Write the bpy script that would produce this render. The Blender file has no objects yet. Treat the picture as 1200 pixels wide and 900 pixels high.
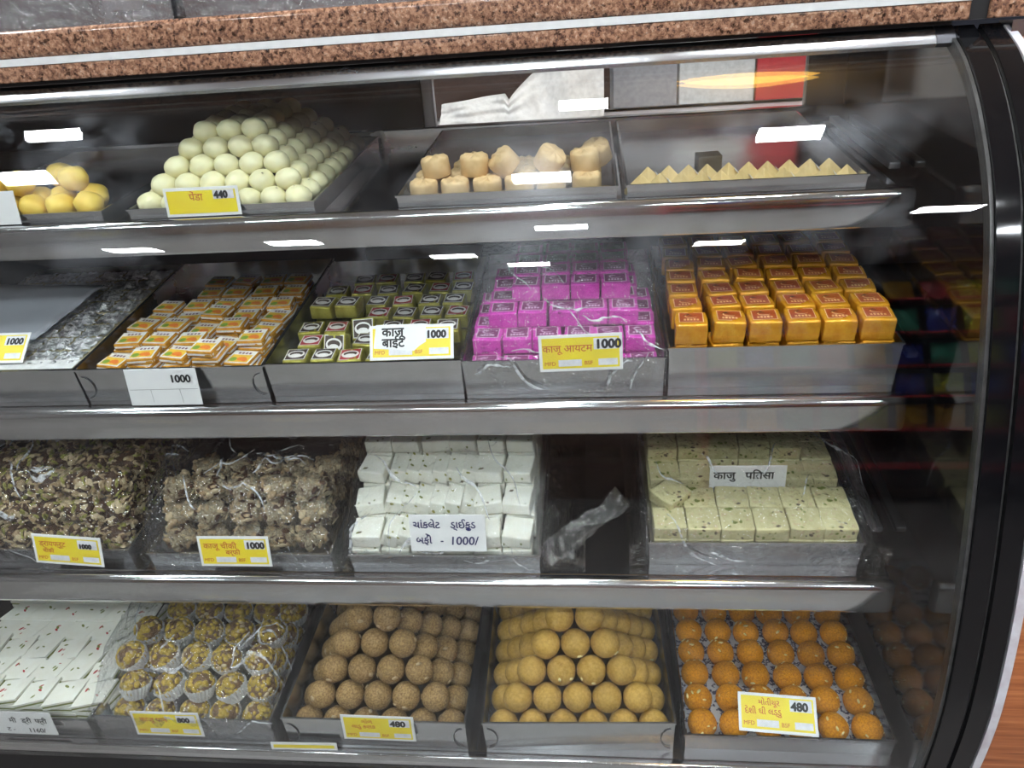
import bpy, bmesh, math, random
from mathutils import Matrix, Vector, noise, Euler

# ------------------------------------------------------------------ camera, light, exposure
sc = bpy.context.scene
C = sc.collection
rad = math.radians
CAM_Z = 1.42
cam = bpy.data.cameras.new('camera')
cam.sensor_fit = 'HORIZONTAL'; cam.sensor_width = 36.0
cam.lens = 36.0 * 885.0 / 1200.0
cam.clip_start = 0.02
cam_o = bpy.data.objects.new('camera', cam)
C.objects.link(cam_o)
AX = [(0.99386247, -0.01812628, -0.10912758), (0.09237982, -0.40668464, 0.90888589), (-0.06085523, -0.91338877, -0.4025141)]
m3 = Matrix(((AX[0][0], -AX[0][1], -AX[0][2]), (AX[1][0], -AX[1][1], -AX[1][2]), (AX[2][0], -AX[2][1], -AX[2][2])))
cam_o.matrix_world = Matrix.Translation((0, 0, CAM_Z)) @ m3.to_4x4()
sc.camera = cam_o

world = bpy.data.worlds.new('world'); sc.world = world; world.use_nodes = True
world.node_tree.nodes['Background'].inputs[0].default_value = (0.8, 0.9, 1.0, 1)
world.node_tree.nodes['Background'].inputs[1].default_value = 0.15
vs = sc.view_settings
vs.view_transform = 'Standard'; vs.look = 'None'; vs.exposure = 0.22; vs.gamma = 1.0; vs.use_curve_mapping = False
sc.cycles.max_bounces = 14; sc.cycles.transparent_max_bounces = 24; sc.cycles.glossy_bounces = 6
sc.cycles.caustics_reflective = False; sc.cycles.caustics_refractive = False
sc.cycles.sample_clamp_indirect = 4.0

PANEL_STRENGTH = 150.0
PANELS = [(-0.02, 1.12, .15), (0.62, 0.55, .20), (-1.78, 1.12, .2), (-1.98, 0.5, .2), (-0.17, 0.19, .2), (-0.14, -1.1, .24),
          (0.68, -1.95, .26), (-1.47, -1.28, .26), (-2.34, -1.32, .26), (1.5, -1.0, .26), (2.3, 0.1, .2), (-0.4, -2.6, .26), (2.2, -1.9, .26), (-0.8, -2.1, .26),  # some of these front panels are added fill to light the shelves
          (1.2, 2.3, .2), (-1.2, 2.3, .2)]

rng = random.Random(11)
U = rng.uniform

# ------------------------------------------------------------------ materials
def newmat(name):
    m = bpy.data.materials.new(name); m.use_nodes = True
    nt = m.node_tree
    return m, nt, nt.nodes['Principled BSDF'], nt.nodes['Material Output']

def coords(nt, scale=(1, 1, 1), kind='Object'):
    tc = nt.nodes.new('ShaderNodeTexCoord'); mp = nt.nodes.new('ShaderNodeMapping')
    mp.inputs['Scale'].default_value = scale
    nt.links.new(tc.outputs[kind], mp.inputs['Vector'])
    return mp.outputs['Vector']

def noise_tex(nt, vec, scale, detail=4, rough=.6):
    n = nt.nodes.new('ShaderNodeTexNoise'); n.inputs['Scale'].default_value = scale
    n.inputs['Detail'].default_value = detail; n.inputs['Roughness'].default_value = rough
    nt.links.new(vec, n.inputs['Vector']); return n

def ramp(nt, fac, stops):
    r = nt.nodes.new('ShaderNodeValToRGB')
    el = r.color_ramp.elements
    while len(el) < len(stops): el.new(.5)
    for e, (p, c) in zip(el, stops):
        e.position = p; e.color = (c[0], c[1], c[2], 1)
    nt.links.new(fac, r.inputs['Fac']); return r

def bump(nt, bsdf, height, strength=.3, dist=.001):
    b = nt.nodes.new('ShaderNodeBump'); b.inputs['Strength'].default_value = strength; b.inputs['Distance'].default_value = dist
    nt.links.new(height, b.inputs['Height']); nt.links.new(b.outputs['Normal'], bsdf.inputs['Normal']); return b

def mat(name, col, rough=.5, metal=0.0, col2=None, vscale=60, bscale=None, bstr=.3, bdist=.001, spec=.5, vary=0.0, sub=0.0, coat=0.0, stretch=(1, 1, 1)):
    m, nt, b, out = newmat(name)
    b.inputs['Roughness'].default_value = rough; b.inputs['Metallic'].default_value = metal
    b.inputs['Specular IOR Level'].default_value = spec
    b.inputs['Coat Weight'].default_value = coat
    col2 = col2 or tuple(c * .82 for c in col)
    vec = coords(nt, stretch)
    n = noise_tex(nt, vec, vscale)
    r = ramp(nt, n.outputs['Fac'], [(.35, col2), (.62, col)])
    last = r.outputs['Color']
    if vary:
        oi = nt.nodes.new('ShaderNodeObjectInfo'); hs = nt.nodes.new('ShaderNodeHueSaturation')
        mr = nt.nodes.new('ShaderNodeMapRange'); mr.inputs['To Min'].default_value = 1 - vary; mr.inputs['To Max'].default_value = 1 + vary
        nt.links.new(oi.outputs['Random'], mr.inputs['Value']); nt.links.new(mr.outputs['Result'], hs.inputs['Value'])
        nt.links.new(last, hs.inputs['Color']); last = hs.outputs['Color']
    nt.links.new(last, b.inputs['Base Color'])
    if bscale:
        n2 = noise_tex(nt, vec, bscale, 6, .65); bump(nt, b, n2.outputs['Fac'], bstr, bdist)
    if sub:
        b.inputs['Subsurface Weight'].default_value = sub; b.inputs['Subsurface Radius'].default_value = (.004, .003, .002)
        b.inputs['Subsurface Scale'].default_value = .5
    return m

def steel_mat(name, col, rlo=.16, rhi=.30, bstr=.05, vs=9.0):
    m, nt, b, out = newmat(name)
    b.inputs['Metallic'].default_value = 1.0
    vec = coords(nt, (.6, 1, 1)); n2 = noise_tex(nt, vec, vs, 5, .6)
    mr = nt.nodes.new('ShaderNodeMapRange'); mr.inputs['To Min'].default_value = rlo; mr.inputs['To Max'].default_value = rhi
    mr.inputs['From Min'].default_value = .3; mr.inputs['From Max'].default_value = .7
    nt.links.new(n2.outputs['Fac'], mr.inputs['Value']); nt.links.new(mr.outputs['Result'], b.inputs['Roughness'])
    r = ramp(nt, n2.outputs['Fac'], [(.3, tuple(c * .88 for c in col)), (.65, col)])
    nt.links.new(r.outputs['Color'], b.inputs['Base Color'])
    if bstr:
        n = noise_tex(nt, vec, 22, 2, .5); bump(nt, b, n.outputs['Fac'], bstr, .003)
    return m

M = {}
M['steel'] = steel_mat('brushed_steel', (.72, .73, .75), .16, .30, .10)
M['steel_shelf'] = steel_mat('shelf_steel', (.68, .68, .70), .07, .15, .06, 5)
M['steel_dull'] = steel_mat('dull_steel', (.42, .43, .46), .25, .42, .1)
M['steel_dark'] = steel_mat('dark_steel', (.15, .15, .165), .25, .4, .1)
M['black_gloss'] = mat('black_gloss', (.004, .004, .005), .07, col2=(.006, .006, .007), spec=.4)
M['black_matte'] = mat('black_matte', (.010, .010, .011), .5)
M['seal'] = mat('grey_seal', (.055, .055, .055), .3, col2=(.03, .03, .03), bscale=300, bstr=.4)
M['dark_panel'] = mat('dark_panel', (.030, .034, .048), .22, col2=(.02, .023, .033), vscale=8, spec=.5)
M['white_edge'] = mat('white_edge', (.62, .63, .66), .4, col2=(.5, .46, .5), vscale=25)
M['white_plastic'] = mat('white_plastic', (.70, .71, .70), .35, col2=(.64, .65, .64))
M['card'] = mat('white_card', (.78, .78, .78), .4, col2=(.74, .74, .75), vscale=30)
M['yellow'] = mat('yellow_print', (.83, .70, .03), .4, col2=(.80, .60, .03), vscale=18)
M['box_white'] = mat('blank_box', (.74, .74, .78), .45)
M['orange_ink'] = mat('orange_ink', (.62, .16, .03), .5)
M['black_ink'] = mat('marker_ink', (.012, .012, .014), .5)
M['blue_ink'] = mat('blue_ink', (.03, .03, .12), .5)
M['cream'] = mat('pale_peda', (.85, .81, .52), .55, col2=(.79, .74, .44), vscale=45, bscale=260, bstr=.25, vary=.06, sub=.1)
M['yellow_peda'] = mat('yellow_peda', (.86, .62, .10), .5, col2=(.80, .52, .07), vscale=40, bscale=220, bstr=.3, vary=.06)
M['kaju_disc'] = mat('cashew_disc', (.74, .53, .28), .6, col2=(.66, .45, .22), vscale=60, bscale=380, bstr=.35, vary=.05)
M['cone'] = mat('cashew_point', (.66, .50, .24), .5, col2=(.58, .42, .18), vscale=60, bscale=300, bstr=.2, vary=.06)
M['brown_block'] = mat('brown_block', (.16, .12, .075), .5)
M['silver'] = mat('silver_leaf', (.88, .88, .90), .28, .95, col2=(.55, .55, .58), vscale=90, bscale=170, bstr=1.0, bdist=.004)
M['barfi_cream'] = mat('cream_barfi', (.70, .62, .40), .55, bscale=250, bstr=.3)
M['paper'] = mat('white_paper', (.72, .72, .71), .6, bscale=60, bstr=.3, bdist=.002)
M['amber_wrap'] = mat('amber_wrapper', (.62, .30, .03), .22, col2=(.45, .19, .02), vscale=120, bscale=160, bstr=.5, bdist=.002, coat=.6)
M['pk_white'] = mat('packet_white', (.82, .78, .72), .35)
M['pk_yellow'] = mat('packet_yellow', (.85, .52, .06), .35)
M['pk_orange'] = mat('packet_orange', (.75, .20, .04), .35)
M['pk_green'] = mat('packet_green', (.22, .36, .05), .35)
M['pk_purple'] = mat('packet_purple', (.20, .09, .13), .4)
M['gold_green'] = mat('gold_green_foil', (.50, .46, .10), .28, .55, col2=(.34, .31, .05), vscale=60, bscale=130, bstr=.6, bdist=.003)
M['lab_brown'] = mat('label_brown', (.045, .025, .015), .4)
M['lab_red'] = mat('label_red', (.36, .03, .03), .4)
M['lab_white'] = mat('label_white', (.80, .78, .74), .4)
M['pink'] = mat('magenta_foil', (.86, .05, .60), .28, .15, col2=(.68, .03, .46), vscale=60, bscale=110, bstr=.6, bdist=.003, coat=.3)
M['lab_pink'] = mat('label_pink', (.85, .55, .78), .4)
M['lab_plum'] = mat('label_plum', (.22, .02, .14), .4)
M['orange_foil'] = mat('orange_foil', (.86, .42, .03), .26, .35, col2=(.72, .28, .012), vscale=60, bscale=110, bstr=.7, bdist=.003, coat=.3)
M['lab_rust'] = mat('label_rust', (.36, .065, .012), .4)
M['lab_tan'] = mat('label_tan', (.74, .42, .20), .4)
M['nut_tan'] = mat('nut_tan', (.50, .37, .21), .55, col2=(.36, .24, .12), vscale=110, bscale=300, vary=.05)
M['nut_pale'] = mat('nut_pale', (.68, .55, .33), .5, col2=(.54, .41, .24), vscale=120)
M['nut_green'] = mat('nut_green', (.40, .38, .08), .5, col2=(.26, .25, .05), vscale=120)
M['date_brown'] = mat('date_brown', (.10, .045, .02), .35, col2=(.05, .022, .01), vscale=90, bscale=200, bstr=.5, bdist=.003)
M['flaky'] = mat('flaky_chikki', (.52, .43, .28), .6, col2=(.20, .14, .075), vscale=220, bscale=260, bstr=1.0, bdist=.004)
M['white_barfi'] = mat('white_barfi', (.88, .87, .79), .55, col2=(.83, .81, .70), vscale=50, bscale=220, bstr=.3, vary=.03, sub=.08)
M['pista'] = mat('pistachio_bit', (.22, .25, .05), .5)
M['rose'] = mat('rose_bit', (.48, .03, .03), .5)
M['patisa'] = mat('patisa', (.66, .60, .34), .6, col2=(.56, .49, .25), vscale=70, bscale=320, bstr=.5, vary=.05)
M['ball_brown'] = mat('nut_ball', (.26, .15, .065), .4, col2=(.13, .065, .03), vscale=90, bscale=200, bstr=.6, bdist=.003)
M['flake_gold'] = mat('pistachio_flake', (.62, .42, .05), .4, col2=(.46, .32, .04), vscale=120)
M['cup'] = mat('paper_cup', (.80, .79, .77), .6, bscale=100)
M['laddu_brown'] = mat('brown_laddu', (.38, .245, .105), .7, spec=.2, col2=(.17, .095, .036), vscale=330, bscale=520, bstr=.55, bdist=.002, vary=.10)
M['laddu_yellow'] = mat('yellow_laddu', (.57, .35, .085), .6, spec=.2, col2=(.42, .24, .045), vscale=240, bscale=420, bstr=.7, bdist=.0018, vary=.08)
M['laddu_orange'] = mat('orange_laddu', (.68, .275, .004), .55, spec=.22, col2=(.42, .14, .001), vscale=330, bscale=380, bstr=1.0, bdist=.0022, vary=.08)
M['sliver'] = mat('nut_sliver', (.85, .70, .32), .45)
M['liner'] = None
M['ceiling'] = mat('ceiling_paint', (.80, .81, .83), .8)
M['beige'] = mat('beige_wall', (.20, .18, .175), .8)
M['brown_wall'] = mat('brown_panel', (.20, .13, .10), .5, col2=(.15, .09, .07), vscale=4)
M['floor'] = mat('floor_tile', (.20, .18, .17), .35)
M['grey_cab'] = mat('grey_cabinet', (.36, .37, .40), .5)
M['pale_cab'] = mat('pale_cabinet', (.62, .64, .64), .5)
M['red_cab'] = mat('red_cabinet', (.50, .03, .04), .5)
M['counter_top'] = mat('rear_counter', (.48, .44, .45), .4)
M['cloth'] = mat('white_cloth', (.78, .76, .74), .8, bscale=40, bstr=.5, bdist=.004)
M['dark_brown'] = mat('dark_brown_board', (.06, .035, .028), .4)

def liner_mat():
    m, nt, b, out = newmat('printed_paper')
    vec = coords(nt); n = noise_tex(nt, vec, 75, 2)
    r = ramp(nt, n.outputs['Fac'], [(.50, (.72, .70, .72)), (.53, (.10, .09, .14)), (.60, (.10, .09, .14)), (.62, (.6, .55, .6))])
    nt.links.new(r.outputs['Color'], b.inputs['Base Color']); b.inputs['Roughness'].default_value = .6
    return m
M['liner'] = liner_mat()

def granite_mat():
    m, nt, b, out = newmat('red_granite')
    vec = coords(nt)
    v = nt.nodes.new('ShaderNodeTexVoronoi'); v.inputs['Scale'].default_value = 230; nt.links.new(vec, v.inputs['Vector'])
    n = noise_tex(nt, vec, 150, 6, .75)
    n3 = noise_tex(nt, vec, 120, 3, .6)
    r = ramp(nt, n.outputs['Fac'], [(.30, (.012, .012, .014)), (.38, (.12, .065, .05)), (.47, (.30, .155, .095)), (.58, (.45, .25, .155)), (.70, (.60, .46, .36))])
    r2 = ramp(nt, v.outputs['Color'], [(.25, (.45, .42, .42)), (.6, (1, 1, 1))])
    r3 = ramp(nt, n3.outputs['Fac'], [(.36, (.10, .09, .09)), (.42, (1, 1, 1))])
    mx = nt.nodes.new('ShaderNodeMix'); mx.data_type = 'RGBA'; mx.blend_type = 'MULTIPLY'; mx.inputs[0].default_value = .8
    nt.links.new(r.outputs['Color'], mx.inputs[6]); nt.links.new(r2.outputs['Color'], mx.inputs[7])
    mx2 = nt.nodes.new('ShaderNodeMix'); mx2.data_type = 'RGBA'; mx2.blend_type = 'MULTIPLY'; mx2.inputs[0].default_value = .85
    nt.links.new(mx.outputs[2], mx2.inputs[6]); nt.links.new(r3.outputs['Color'], mx2.inputs[7])
    nt.links.new(mx2.outputs[2], b.inputs['Base Color'])
    b.inputs['Roughness'].default_value = .16
    return m
M['granite'] = granite_mat()

def wood_mat():
    m, nt, b, out = newmat('orange_wood')
    vec = coords(nt, (2.2, 60, 60)); n = noise_tex(nt, vec, 2.2, 6, .65)
    r = ramp(nt, n.outputs['Fac'], [(.3, (.22, .055, .018)), (.5, (.40, .125, .04)), (.7, (.56, .22, .085))])
    nt.links.new(r.outputs['Color'], b.inputs['Base Color']); b.inputs['Roughness'].default_value = .35
    return m
M['wood'] = wood_mat()

def schlick(nt, f0, normal=None):
    g = nt.nodes.new('ShaderNodeNewGeometry')
    d = nt.nodes.new('ShaderNodeVectorMath'); d.operation = 'DOT_PRODUCT'
    nt.links.new(normal or g.outputs['Normal'], d.inputs[0]); nt.links.new(g.outputs['Incoming'], d.inputs[1])
    a = nt.nodes.new('ShaderNodeMath'); a.operation = 'ABSOLUTE'; nt.links.new(d.outputs['Value'], a.inputs[0])
    s = nt.nodes.new('ShaderNodeMath'); s.operation = 'SUBTRACT'; s.inputs[0].default_value = 1; s.use_clamp = True; nt.links.new(a.outputs[0], s.inputs[1])
    p = nt.nodes.new('ShaderNodeMath'); p.operation = 'POWER'; p.inputs[1].default_value = 5; nt.links.new(s.outputs[0], p.inputs[0])
    ma = nt.nodes.new('ShaderNodeMath'); ma.operation = 'MULTIPLY_ADD'; ma.inputs[1].default_value = 1 - f0; ma.inputs[2].default_value = f0
    nt.links.new(p.outputs[0], ma.inputs[0]); return ma.outputs[0]

def glass_mat():
    m, nt, b, out = newmat('case_glass'); nt.nodes.remove(b)
    tr = nt.nodes.new('ShaderNodeBsdfTransparent'); tr.inputs[0].default_value = (.97, .985, .98, 1)
    gl = nt.nodes.new('ShaderNodeBsdfGlossy'); gl.inputs['Roughness'].default_value = .01
    mx = nt.nodes.new('ShaderNodeMixShader'); nt.links.new(schlick(nt, .035), mx.inputs[0])
    nt.links.new(tr.outputs[0], mx.inputs[1]); nt.links.new(gl.outputs[0], mx.inputs[2])
    # greasy smears: a faint soft sheen, stronger in patches, with sparse dust specks
    vec = coords(nt, (1, 1, 1.3)); n = noise_tex(nt, vec, 4.0, 7, .68); n2 = noise_tex(nt, vec, 260, 2)
    r = ramp(nt, n.outputs['Fac'], [(.46, (.0, .0, .0)), (.80, (.045, .045, .045))])
    g2 = nt.nodes.new('ShaderNodeBsdfGlossy'); g2.inputs['Roughness'].default_value = .30; g2.inputs[0].default_value = (.9, .93, 1, 1)
    m2 = nt.nodes.new('ShaderNodeMixShader'); nt.links.new(r.outputs['Color'], m2.inputs[0])
    nt.links.new(mx.outputs[0], m2.inputs[1]); nt.links.new(g2.outputs[0], m2.inputs[2])
    r2 = ramp(nt, n2.outputs['Fac'], [(.74, (0, 0, 0)), (.79, (.07, .07, .07))])
    df = nt.nodes.new('ShaderNodeBsdfDiffuse'); df.inputs[0].default_value = (.75, .78, .85, 1)
    m3_ = nt.nodes.new('ShaderNodeMixShader'); nt.links.new(r2.outputs['Color'], m3_.inputs[0])
    nt.links.new(m2.outputs[0], m3_.inputs[1]); nt.links.new(df.outputs[0], m3_.inputs[2])
    nt.links.new(m3_.outputs[0], out.inputs['Surface']); return m
M['glass'] = glass_mat()

def film_mat(name='cling_film', tint=(.95, .96, .98), f0=.05, body=.03, bscale=26, bstr=.9, bdist=.006, rough=.09):
    m, nt, b, out = newmat(name); nt.nodes.remove(b)
    tr = nt.nodes.new('ShaderNodeBsdfTransparent'); tr.inputs[0].default_value = (*tint, 1)
    gl = nt.nodes.new('ShaderNodeBsdfGlossy'); gl.inputs['Roughness'].default_value = rough
    vec = coords(nt, (1.0, .7, 1.0))
    v = nt.nodes.new('ShaderNodeTexVoronoi'); v.feature = 'DISTANCE_TO_EDGE'; v.inputs['Scale'].default_value = bscale
    n0 = noise_tex(nt, vec, 14, 3); 
    vm = nt.nodes.new('ShaderNodeVectorMath'); vm.operation = 'MULTIPLY_ADD'; vm.inputs[1].default_value = (.12, .12, .12)
    nt.links.new(n0.outputs['Color'], vm.inputs[0]); nt.links.new(vec, vm.inputs[2]); nt.links.new(vm.outputs[0], v.inputs['Vector'])
    n = noise_tex(nt, vec, 55, 5, .6)
    ad = nt.nodes.new('ShaderNodeMath'); ad.operation = 'ADD'; nt.links.new(v.outputs['Distance'], ad.inputs[0]); nt.links.new(n.outputs['Fac'], ad.inputs[1])
    bp = nt.nodes.new('ShaderNodeBump'); bp.inputs['Strength'].default_value = bstr; bp.inputs['Distance'].default_value = bdist
    nt.links.new(ad.outputs[0], bp.inputs['Height']); nt.links.new(bp.outputs['Normal'], gl.inputs['Normal'])
    mx = nt.nodes.new('ShaderNodeMixShader'); nt.links.new(schlick(nt, f0, bp.outputs['Normal']), mx.inputs[0])
    nt.links.new(tr.outputs[0], mx.inputs[1]); nt.links.new(gl.outputs[0], mx.inputs[2])
    df = nt.nodes.new('ShaderNodeBsdfDiffuse'); df.inputs[0].default_value = (.7, .72, .78, 1)
    m2 = nt.nodes.new('ShaderNodeMixShader'); m2.inputs[0].default_value = body
    nt.links.new(mx.outputs[0], m2.inputs[1]); nt.links.new(df.outputs[0], m2.inputs[2])
    nt.links.new(m2.outputs[0], out.inputs['Surface']); return m
M['film'] = film_mat('cling_film', (.97, .975, .98), .085, .004, 34, 1.0, .010, .06)
M['film_heavy'] = film_mat('plastic_bag', (.96, .965, .975), .12, .006, 30, 1.0, .012, .06)
def streak_mat():  # pleat strips of film, with white highlight streaks put into their colour
    m, nt, b, out = newmat('film_streaks'); 
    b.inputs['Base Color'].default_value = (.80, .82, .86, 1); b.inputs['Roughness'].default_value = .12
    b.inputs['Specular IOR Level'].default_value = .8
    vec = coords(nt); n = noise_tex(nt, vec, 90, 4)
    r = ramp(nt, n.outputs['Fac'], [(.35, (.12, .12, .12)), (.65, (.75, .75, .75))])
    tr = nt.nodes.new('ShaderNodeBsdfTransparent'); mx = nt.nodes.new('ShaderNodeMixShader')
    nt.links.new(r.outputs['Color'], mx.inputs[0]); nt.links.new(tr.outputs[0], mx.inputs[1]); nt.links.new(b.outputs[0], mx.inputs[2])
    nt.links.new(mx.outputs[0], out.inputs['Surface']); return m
M['fold'] = streak_mat()
M['sheet'] = film_mat('bluish_sheen_sheet', (.5, .56, .66), .25, .50, 10, .25, .004, .12)  # bluish body colour stands in for the reflection on a clear sheet

def emit_mat(name, col, s):
    m, nt, b, out = newmat(name); nt.nodes.remove(b)
    e = nt.nodes.new('ShaderNodeEmission'); e.inputs[0].default_value = (*col, 1); e.inputs[1].default_value = s
    nt.links.new(e.outputs[0], out.inputs['Surface']); return m
M['led'] = emit_mat('led_diffuser', (.90, .96, 1.0), PANEL_STRENGTH)
M['warm'] = emit_mat('warm_shade', (1.0, .55, .10), 16.0)

# ------------------------------------------------------------------ mesh helpers
class MB:
    def __init__(s): s.v = []; s.f = []; s.m = []; s.sm = []
    def add(s, verts, faces, mi=0, smooth=False, mtx=None):
        b = len(s.v)
        s.v += [tuple(mtx @ Vector(p)) if mtx else tuple(p) for p in verts]
        for f in faces:
            s.f.append([b + i for i in f]); s.m.append(mi); s.sm.append(smooth)
    def box(s, x0, x1, y0, y1, z0, z1, mi=0, mtx=None):
        s.add([(x0, y0, z0), (x1, y0, z0), (x1, y1, z0), (x0, y1, z0), (x0, y0, z1), (x1, y0, z1), (x1, y1, z1), (x0, y1, z1)],
              [(0, 3, 2, 1), (4, 5, 6, 7), (0, 1, 5, 4), (1, 2, 6, 5), (2, 3, 7, 6), (3, 0, 4, 7)], mi, False, mtx)
    def quad(s, x0, y0, x1, y1, z, mi=0):
        s.add([(x0, y0, z), (x1, y0, z), (x1, y1, z), (x0, y1, z)], [(0, 1, 2, 3)], mi)
    def poly(s, pts, mi=0): s.add(pts, [tuple(range(len(pts)))], mi)
    def disc(s, cx, cy, rx, ry, z, mi=0, n=20):
        s.poly([(cx + rx * math.cos(2 * math.pi * i / n), cy + ry * math.sin(2 * math.pi * i / n), z) for i in range(n)], mi)
    def loops(s, loops, mi=0, smooth=True, caps=True, close=True):
        n = len(loops[0]); b = len(s.v)
        for l in loops: s.v += [tuple(p) for p in l]
        for k in range(len(loops) - 1):
            for i in range(n if close else n - 1):
                j = (i + 1) % n
                s.f.append([b + k * n + i, b + k * n + j, b + (k + 1) * n + j, b + (k + 1) * n + i]); s.m.append(mi); s.sm.append(smooth)
        if caps:
            s.f.append([b + i for i in reversed(range(n))]); s.m.append(mi); s.sm.append(False)
            s.f.append([b + (len(loops) - 1) * n + i for i in range(n)]); s.m.append(mi); s.sm.append(False)
    def tube(s, pts, r, mi=0, n=8):
        L = []; pts = [Vector(p) for p in pts]
        for i, p in enumerate(pts):
            t = (pts[min(i + 1, len(pts) - 1)] - pts[max(i - 1, 0)]).normalized()
            a = t.cross(Vector((0, 0, 1)) if abs(t.z) < .9 else Vector((1, 0, 0))).normalized(); c = t.cross(a)
            L.append([p + (a * math.cos(2 * math.pi * k / n) + c * math.sin(2 * math.pi * k / n)) * r for k in range(n)])
        s.loops(L, mi)
    def mesh(s, name, mats):
        me = bpy.data.meshes.new(name); me.from_pydata(s.v, [], s.f)
        me.polygons.foreach_set('material_index', s.m); me.polygons.foreach_set('use_smooth', s.sm)
        for m in (mats if isinstance(mats, (list, tuple)) else [mats]): me.materials.append(m)
        me.update(); return me

def bevel_mesh(me, w, seg=2, smooth=True):
    bm = bmesh.new(); bm.from_mesh(me)
    bmesh.ops.remove_doubles(bm, verts=bm.verts, dist=1e-6)
    bmesh.ops.bevel(bm, geom=list(bm.edges), offset=w, segments=seg, profile=.6, affect='EDGES', clamp_overlap=True)
    if smooth:
        for f in bm.faces: f.smooth = True
    bmesh.ops.recalc_face_normals(bm, faces=bm.faces)
    bm.to_mesh(me); bm.free(); return me

def rbox(name, w, d, h, bev, mats, seed=0, nz=0.0, cuts=0, nscale=40, base=True):
    """box standing on z=0 with bevelled edges and a little unevenness"""
    bm = bmesh.new(); bmesh.ops.create_cube(bm, size=1.0)
    bmesh.ops.scale(bm, vec=(w, d, h), verts=bm.verts)
    bmesh.ops.translate(bm, vec=(0, 0, h / 2), verts=bm.verts)
    if cuts: bmesh.ops.subdivide_edges(bm, edges=list(bm.edges), cuts=cuts, use_grid_fill=True)
    sharp = [e for e in bm.edges if len(e.link_faces) == 2 and e.calc_face_angle(0) > .5]
    bmesh.ops.bevel(bm, geom=sharp, offset=bev, segments=2, profile=.6, affect='EDGES')
    if nz:
        o = Vector((seed * 3.1, seed * 1.7, seed))
        for v in bm.verts:
            k = noise.noise_vector(v.co * nscale + o) * nz
            if base and v.co.z < bev * 1.01: k.z = 0
            v.co += k
    for f in bm.faces: f.smooth = True
    me = bpy.data.meshes.new(name); bm.to_mesh(me); bm.free()
    for m in (mats if isinstance(mats, (list, tuple)) else [mats]): me.materials.append(m)
    return me

def ball_bm(r, rz, seed, amp=.05, sub=3, freq=1.6):
    bm = bmesh.new(); bmesh.ops.create_icosphere(bm, subdivisions=sub, radius=1.0)
    o = Vector((seed * 7.3, seed * 2.9, seed * 1.1))
    for v in bm.verts:
        n = v.co.normalized()
        k = 1 + amp * noise.noise(n * freq + o) + amp * .35 * noise.noise(n * freq * 4 + o)
        v.co = Vector((n.x * r * k, n.y * r * k, n.z * rz * k))
    for f in bm.faces: f.smooth = True
    return bm

def bits(bm, r, rz, count, size, seed, mi, z_min=-.4, flat=.35, elong=1.6):
    """small flat seeds pressed into the surface"""
    rg = random.Random(seed)
    for _ in range(count):
        while True:
            n = Vector((rg.gauss(0, 1), rg.gauss(0, 1), rg.gauss(0, 1))).normalized()
            if n.z > z_min: break
        p = Vector((n.x * r, n.y * r, n.z * rz)) * .985
        q = n.to_track_quat('Z', 'Y').to_matrix().to_4x4()
        s = size * rg.uniform(.7, 1.3)
        mt = Matrix.Translation(p) @ q @ Matrix.Rotation(rg.uniform(0, 6.3), 4, 'Z') @ Matrix.Diagonal((s * elong, s, s * flat, 1))
        g = bmesh.ops.create_icosphere(bm, subdivisions=1, radius=1.0, matrix=mt)
        for v in g['verts']:
            for f in v.link_faces: f.material_index = mi; f.smooth = True

def bm_mesh(bm, name, mats):
    me = bpy.data.meshes.new(name); bm.to_mesh(me); bm.free()
    for m in (mats if isinstance(mats, (list, tuple)) else [mats]): me.materials.append(m)
    return me

# ------------------------------------------------------------------ scene objects
def link(name, data, parent=None, mtx=None):
    o = bpy.data.objects.new(name, data); C.objects.link(o)
    if parent: o.parent = parent
    if mtx is not None: o.matrix_basis = mtx
    return o
def tag(o, label, cat, group=None):
    o['label'] = label; o['category'] = cat
    if group: o['group'] = group
    return o
def struct(name, data, mtx=None):
    o = link(name, data, None, mtx); o['kind'] = 'structure'; return o
def stamp(name, cat, mesh, children, mtx, label, group=None):
    """one individual: its own body and each of its parts as objects sharing mesh data"""
    o = link(name, mesh, None, mtx); tag(o, label, cat, group)
    for cn, cm, cmt in children: link(cn, cm, o, cmt)
    return o

T = lambda x, y, z: Matrix.Translation((x, y, z))
RX = lambda a: Matrix.Rotation(a, 4, 'X')
RY = lambda a: Matrix.Rotation(a, 4, 'Y')
RZ = lambda a: Matrix.Rotation(a, 4, 'Z')
ORD = ['first', 'second', 'third', 'fourth', 'fifth', 'sixth', 'seventh', 'eighth', 'ninth', 'tenth', 'eleventh', 'twelfth', 'thirteenth']
def colw(i, n): return 'leftmost' if i == 0 else 'rightmost' if i == n - 1 else ORD[i] + ' from left'
def roww(j): return 'front row' if j == 0 else ORD[j] + ' row back'
def layw(k): return 'bottom layer' if k == 0 else ORD[k] + ' layer up'

# shelves: front edge (y, z) and backward rise
SH = {1: (1.0865, 1.2217, rad(7.0)), 2: (1.0102, .9485, rad(9.6)), 3: (.9499, .6751, rad(9.6)), 4: (.868, .3880, rad(6.0))}
X_END, X_LEFT, XR = .4595, -1.36, .432
def F(k):
    y, z, t = SH[k]; return T(0, y, z) @ RX(t)
def P(k, x, s, h, rz=0, rx=0, ry=0): return F(k) @ T(x, s, h) @ RZ(rz) @ RX(rx) @ RY(ry)

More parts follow.
